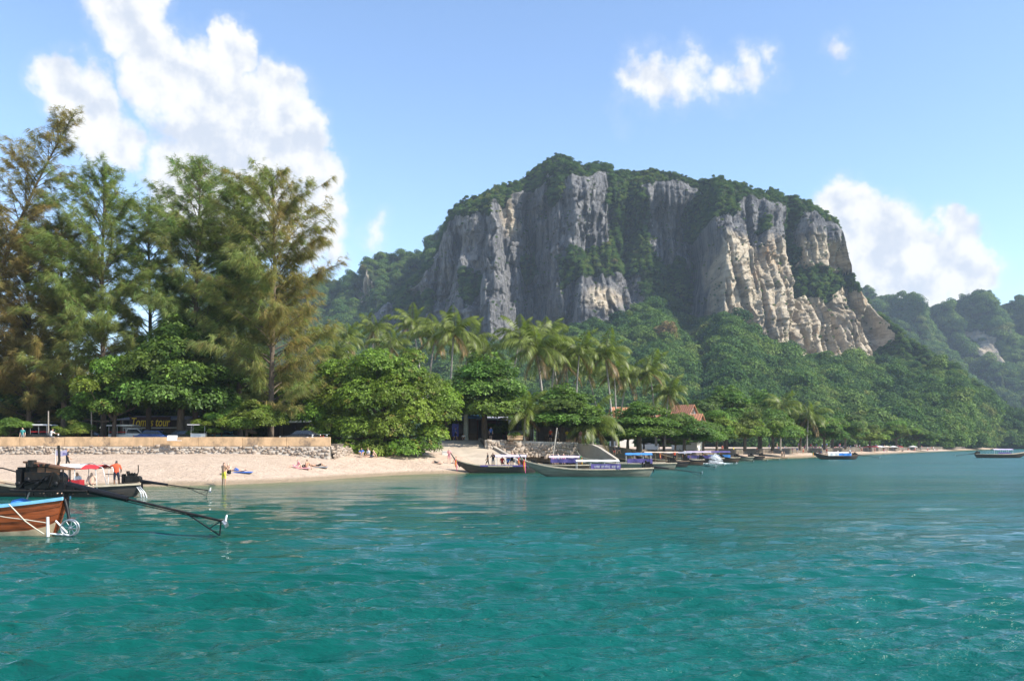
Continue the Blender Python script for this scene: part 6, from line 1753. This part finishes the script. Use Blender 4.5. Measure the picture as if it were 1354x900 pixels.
w = MB(); w.box((0, 0, .75), (1.5, .8, .6)); w.box((0, 0, 1.07), (1.6, .9, .04)); w.build('cabinet', M_WHITE, t, bevel=.02)
w = MB(); w.box((0, 0, 2.0), (2.1, 1.2, .07)); w.build('canopy', M_WHITE_T, t)
for x in (-.7, .7):
    for y in (-.35, .35): w = MB(); w.tube([(x, y, 1.0), (x, y, 1.98)], .02, 5); w.build('post', M_STEEL, t)
    Mx = Matrix.Rotation(R(90), 3, 'X'); w = MB(); w.torus((x, -.45, .3), .26, .04, Mx, 16, 6); w.build('wheel', M_TYRE, t)

# ------------------------------------------------------------------ shops and houses under the trees
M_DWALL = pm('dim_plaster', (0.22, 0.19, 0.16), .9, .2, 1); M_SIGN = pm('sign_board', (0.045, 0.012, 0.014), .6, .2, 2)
M_YELLOW = pm('sign_yellow', (0.92, 0.68, 0.04), .5, .05, 3); M_THATCH = pm('thatch', (0.17, 0.115, 0.06), .95, .35, 9, bump=.6, bscale=30, stretch=(1, 4, 1)); M_TIMBER = pm('timber', (0.10, 0.065, 0.04), .8, .3, 4)
def shop(loc, W_, D_, H_, label, wall=M_DWALL, roof=M_GREY_T, name='shop'):
    pxx = loc[0] * F_PX / loc[1] + CX
    t = empty(name, (loc[0], loc[1] + (3 if pxx > 500 else 0), terr_z(pxx) - .05 if pxx > 500 else loc[2])); tag(t, label, 'shop', 'shops behind the beach')
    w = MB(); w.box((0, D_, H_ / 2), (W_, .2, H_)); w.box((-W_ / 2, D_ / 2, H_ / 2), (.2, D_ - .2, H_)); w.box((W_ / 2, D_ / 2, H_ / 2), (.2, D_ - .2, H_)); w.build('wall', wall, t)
    w = MB(); w.prism([(-.9, H_ - .15), (-.9, H_ - .05), (D_ + .3, H_ + .5), (D_ + .3, H_ + .4)], 'x', -W_ / 2 - .2, W_ / 2 + .2); w.build('roof', roof, t)
    for x in np.linspace(-W_ / 2 + .1, W_ / 2 - .1, 4): w = MB(); w.box((x, -.5, H_ / 2 - .1), (.12, .12, H_ - .1)); w.build('post', M_TIMBER, t)
    w = MB(); w.box((0, .3, .5), (W_ * .7, .5, 1.0)); w.build('counter', M_TIMBER, t)
    return t
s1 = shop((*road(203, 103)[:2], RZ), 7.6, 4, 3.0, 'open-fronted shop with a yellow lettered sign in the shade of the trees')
p = at(203, 560, 101.8)
w = MB(); w.box((0, -.95, 2.62), (4.9, .08, 1.25)); sg = w.build('sign_board', M_SIGN, s1)
w = MB(); w.box((0, -1.0, 1.92), (6.4, .06, .09)); w.build('sign_rail', M_WHITE, s1)
fc = bpy.data.curves.new('lettering', 'FONT'); fc.body = "Tom 's tour"; fc.size = 1.45; fc.extrude = .02; fc.align_x = 'CENTER'; fc.shear = .25; fc.offset = .012
fo = bpy.data.objects.new('lettering_curve', fc); COL.objects.link(fo)
dg = bpy.context.evaluated_depsgraph_get(); dg.update(); lme = bpy.data.meshes.new_from_object(fo.evaluated_get(dg)); bpy.data.objects.remove(fo)
lme.materials.clear()
link_mesh('lettering', lme, M_YELLOW, sg, loc=(0, -1.02, 2.12), rot=(R(90), 0, 0), scale=(.66, 1, 1))
shop((*road(383, 104)[:2], RZ), 5.0, 4, 2.7, 'small shop with a pale awning beside the black car', roof=M_WHITE_T)
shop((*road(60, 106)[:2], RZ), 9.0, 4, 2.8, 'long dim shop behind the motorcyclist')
shop((*road(612, 114)[:2], RZ), 5.0, 4, 3.2, 'shop with a blue tarpaulin at the head of the ramp', roof=M_BLUE_T)
shop((*road(650, 116)[:2], RZ), 4.0, 4, 3.0, 'red-brown shop front under the dark tiered tree', wall=pm('red_wall', (.22, .07, .045), .85))
k1 = shop((*road(690, 113)[:2], RZ), 3.2, 2.5, 2.5, 'white kiosk above the stone wall', wall=M_WHITE, roof=M_WHITE_T, name='kiosk')
shop((*road(745, 118)[:2], RZ), 7.0, 4, 2.9, 'long dim shop in the shade above the stone wall')
w = MB(); w.box((0, 0, 1.4), (.9, .05, 1.7)); w.tube([(0, 0.05, 0), (0, .05, 2.25)], .035, 6); p = road(602, 115.5); p = (p[0], p[1], 3.6)
o = w.build('banner_sign', pm('banner_blue', (.04, .05, .3), .6), loc=p); tag(o, 'dark blue banner standing at the head of the ramp', 'banner')
w = MB(); w.tube([(0, 0, 0), (0, 0, 3.6)], [.34, .30], 12); p = road(616, 116); p = (p[0], p[1], 3.6); o = w.build('gate_post', pm('grey_green', (.42, .47, .44), .8), loc=p); tag(o, 'pale grey-green round post beside the dark trunk at the ramp head', 'post')
# thatched shelter
p = road(309, 94.5); t = empty('thatched_shelter', p); tag(t, 'little thatched shelter with a peaked roof behind the parapet', 'shelter')
for sd in (-1, 1):
    w = MB(); w.add([(0, -1.3, 2.55), (0, 1.3, 2.55), (sd * 2.2, 1.3, 1.25), (sd * 2.2, -1.3, 1.25), (0, -1.3, 2.43), (0, 1.3, 2.43), (sd * 2.2, 1.3, 1.13), (sd * 2.2, -1.3, 1.13)], [(0, 1, 2, 3), (7, 6, 5, 4), (0, 3, 7, 4), (1, 5, 6, 2), (2, 6, 7, 3)]); w.build('roof_slope', M_THATCH, t)
    for y in (-1.1, 1.1): w = MB(); w.tube([(sd * 1.7, y, 0), (sd * 1.7, y, 1.5)], .06, 6); w.build('post', M_TIMBER, t)
# houses with orange roofs
def house(px, py_eave, py_ridge, wpx, Y, label, rz):
    w_ = wpx / F_PX * Y; zb = terr_z(px); ze = CAM_H + (HY - py_eave) / F_PX * Y - zb; zr = CAM_H + (HY - py_ridge) / F_PX * Y - zb; d_ = w_ * .8
    t = empty('house', ((px - CX) / F_PX * Y, Y, zb), rz); tag(t, label, 'house', 'houses with orange roofs')
    w = MB(); w.prism([(-d_ / 2, 0), (d_ / 2, 0), (d_ / 2, ze), (0, zr - .15), (-d_ / 2, ze)], 'x', -w_ / 2, w_ / 2); w.build('wall', pm('white_wall', (.70, .66, .60), .85, .06, 1), t)
    sl = (zr - ze) / (d_ / 2)
    for sd in (-1, 1):
        w = MB(); n = 9
        e_ = d_ / 2 + .6
        w.prism([(0, zr), (sd * e_, zr - sl * e_), (sd * e_, zr - sl * e_ + .14), (0, zr + .14)], 'x', -w_ / 2 - .5, w_ / 2 + .5); ro = w.build('roof_slope', M_TERRACOTTA, t)
        for k in range(10):
            x = -w_ / 2 - .4 + (w_ + .8) * k / 9; w = MB(); w.tube([(x, 0, zr + .16), (x, sd * e_, zr - sl * e_ + .16)], .07, 5); w.build('tile_row', M_TERRACOTTA, ro)
    for x in (-w_ / 4, w_ / 4):
        w = MB(); w.box((x, -d_ / 2 - .03, ze * .6), (1.0, .06, 1.2)); fr = w.build('window', M_TIMBER, t); w = MB(); w.box((x, -d_ / 2 - .07, ze * .6), (.8, .02, 1.0)); w.build('pane', M_GLASS, fr)
    for sx in (-1, 1):
        w = MB(); w.box((sx * (w_ / 2 + .03), 0, (ze + zr) / 2 - .2), (.06, .9, .8)); fr = w.build('gable_window', M_TIMBER, t)
house(905, 550, 536, 26, 176, 'house with orange roof and bright white gable above the beach trees', R(-48))
house(858, 550, 539, 22, 180, 'orange roof half hidden by trees, left of the white gable', R(-20))
house(822, 552, 539, 26, 170, 'orange roof among the palms, farthest left of the three', R(15))
house(912, 560, 548, 30, 166, 'low orange roof just below the white gable', R(-35))
# streetlamp pole
for (px_, Y_, h_, lab) in [(64, 90, 3.4, 'thin pale pole by the motorcyclist'), (121, 92, 3.4, 'short pole under the light green tree')]:
    w = MB(); w.tube([(0, 0, -.1), (0, 0, h_)], [.09, .06], 8); w.ball((0, 0, h_), (.07, .07, .05), 8, 4); o = w.build('utility_pole', M_BARK_PALE, loc=road(px_, Y_)); tag(o, lab, 'pole', 'poles along the road')
# leaning pale trunk by the stone wall: a young palm stump
w = MB(); a_ = at(733, 612, 100); w.tube([(0, 0, -.3), (.3, .2, 1.6), (.55, .6, 3.2)], [.10, .09, .07], 7); o = w.build('leaning_trunk', M_BARK_PALE, loc=(a_.x, 104, 1.9)); tag(o, 'slender pale trunk leaning right in front of the stone wall', 'trunk')
# shrub in the planter
rg = np.random.default_rng(8)
d = rg.normal(size=(60, 3)); d /= np.linalg.norm(d, axis=1)[:, None]; d[:, 2] = np.abs(d[:, 2])
V, F = leaf_whorls(d * .5 * np.array([1.5, .7, .8]), d + np.array([0, 0, .5]), 5, .22, .3, rg)
pp = at(681, 584, 107.6)
o = link_mesh('shrub', np_mesh('shrub', V, F, tint=(.08, .12, .02)), M_LEAF); o.location = (pp.x, pp.y, 4.15); under(o, pl)
bpy.context.view_layer.update()
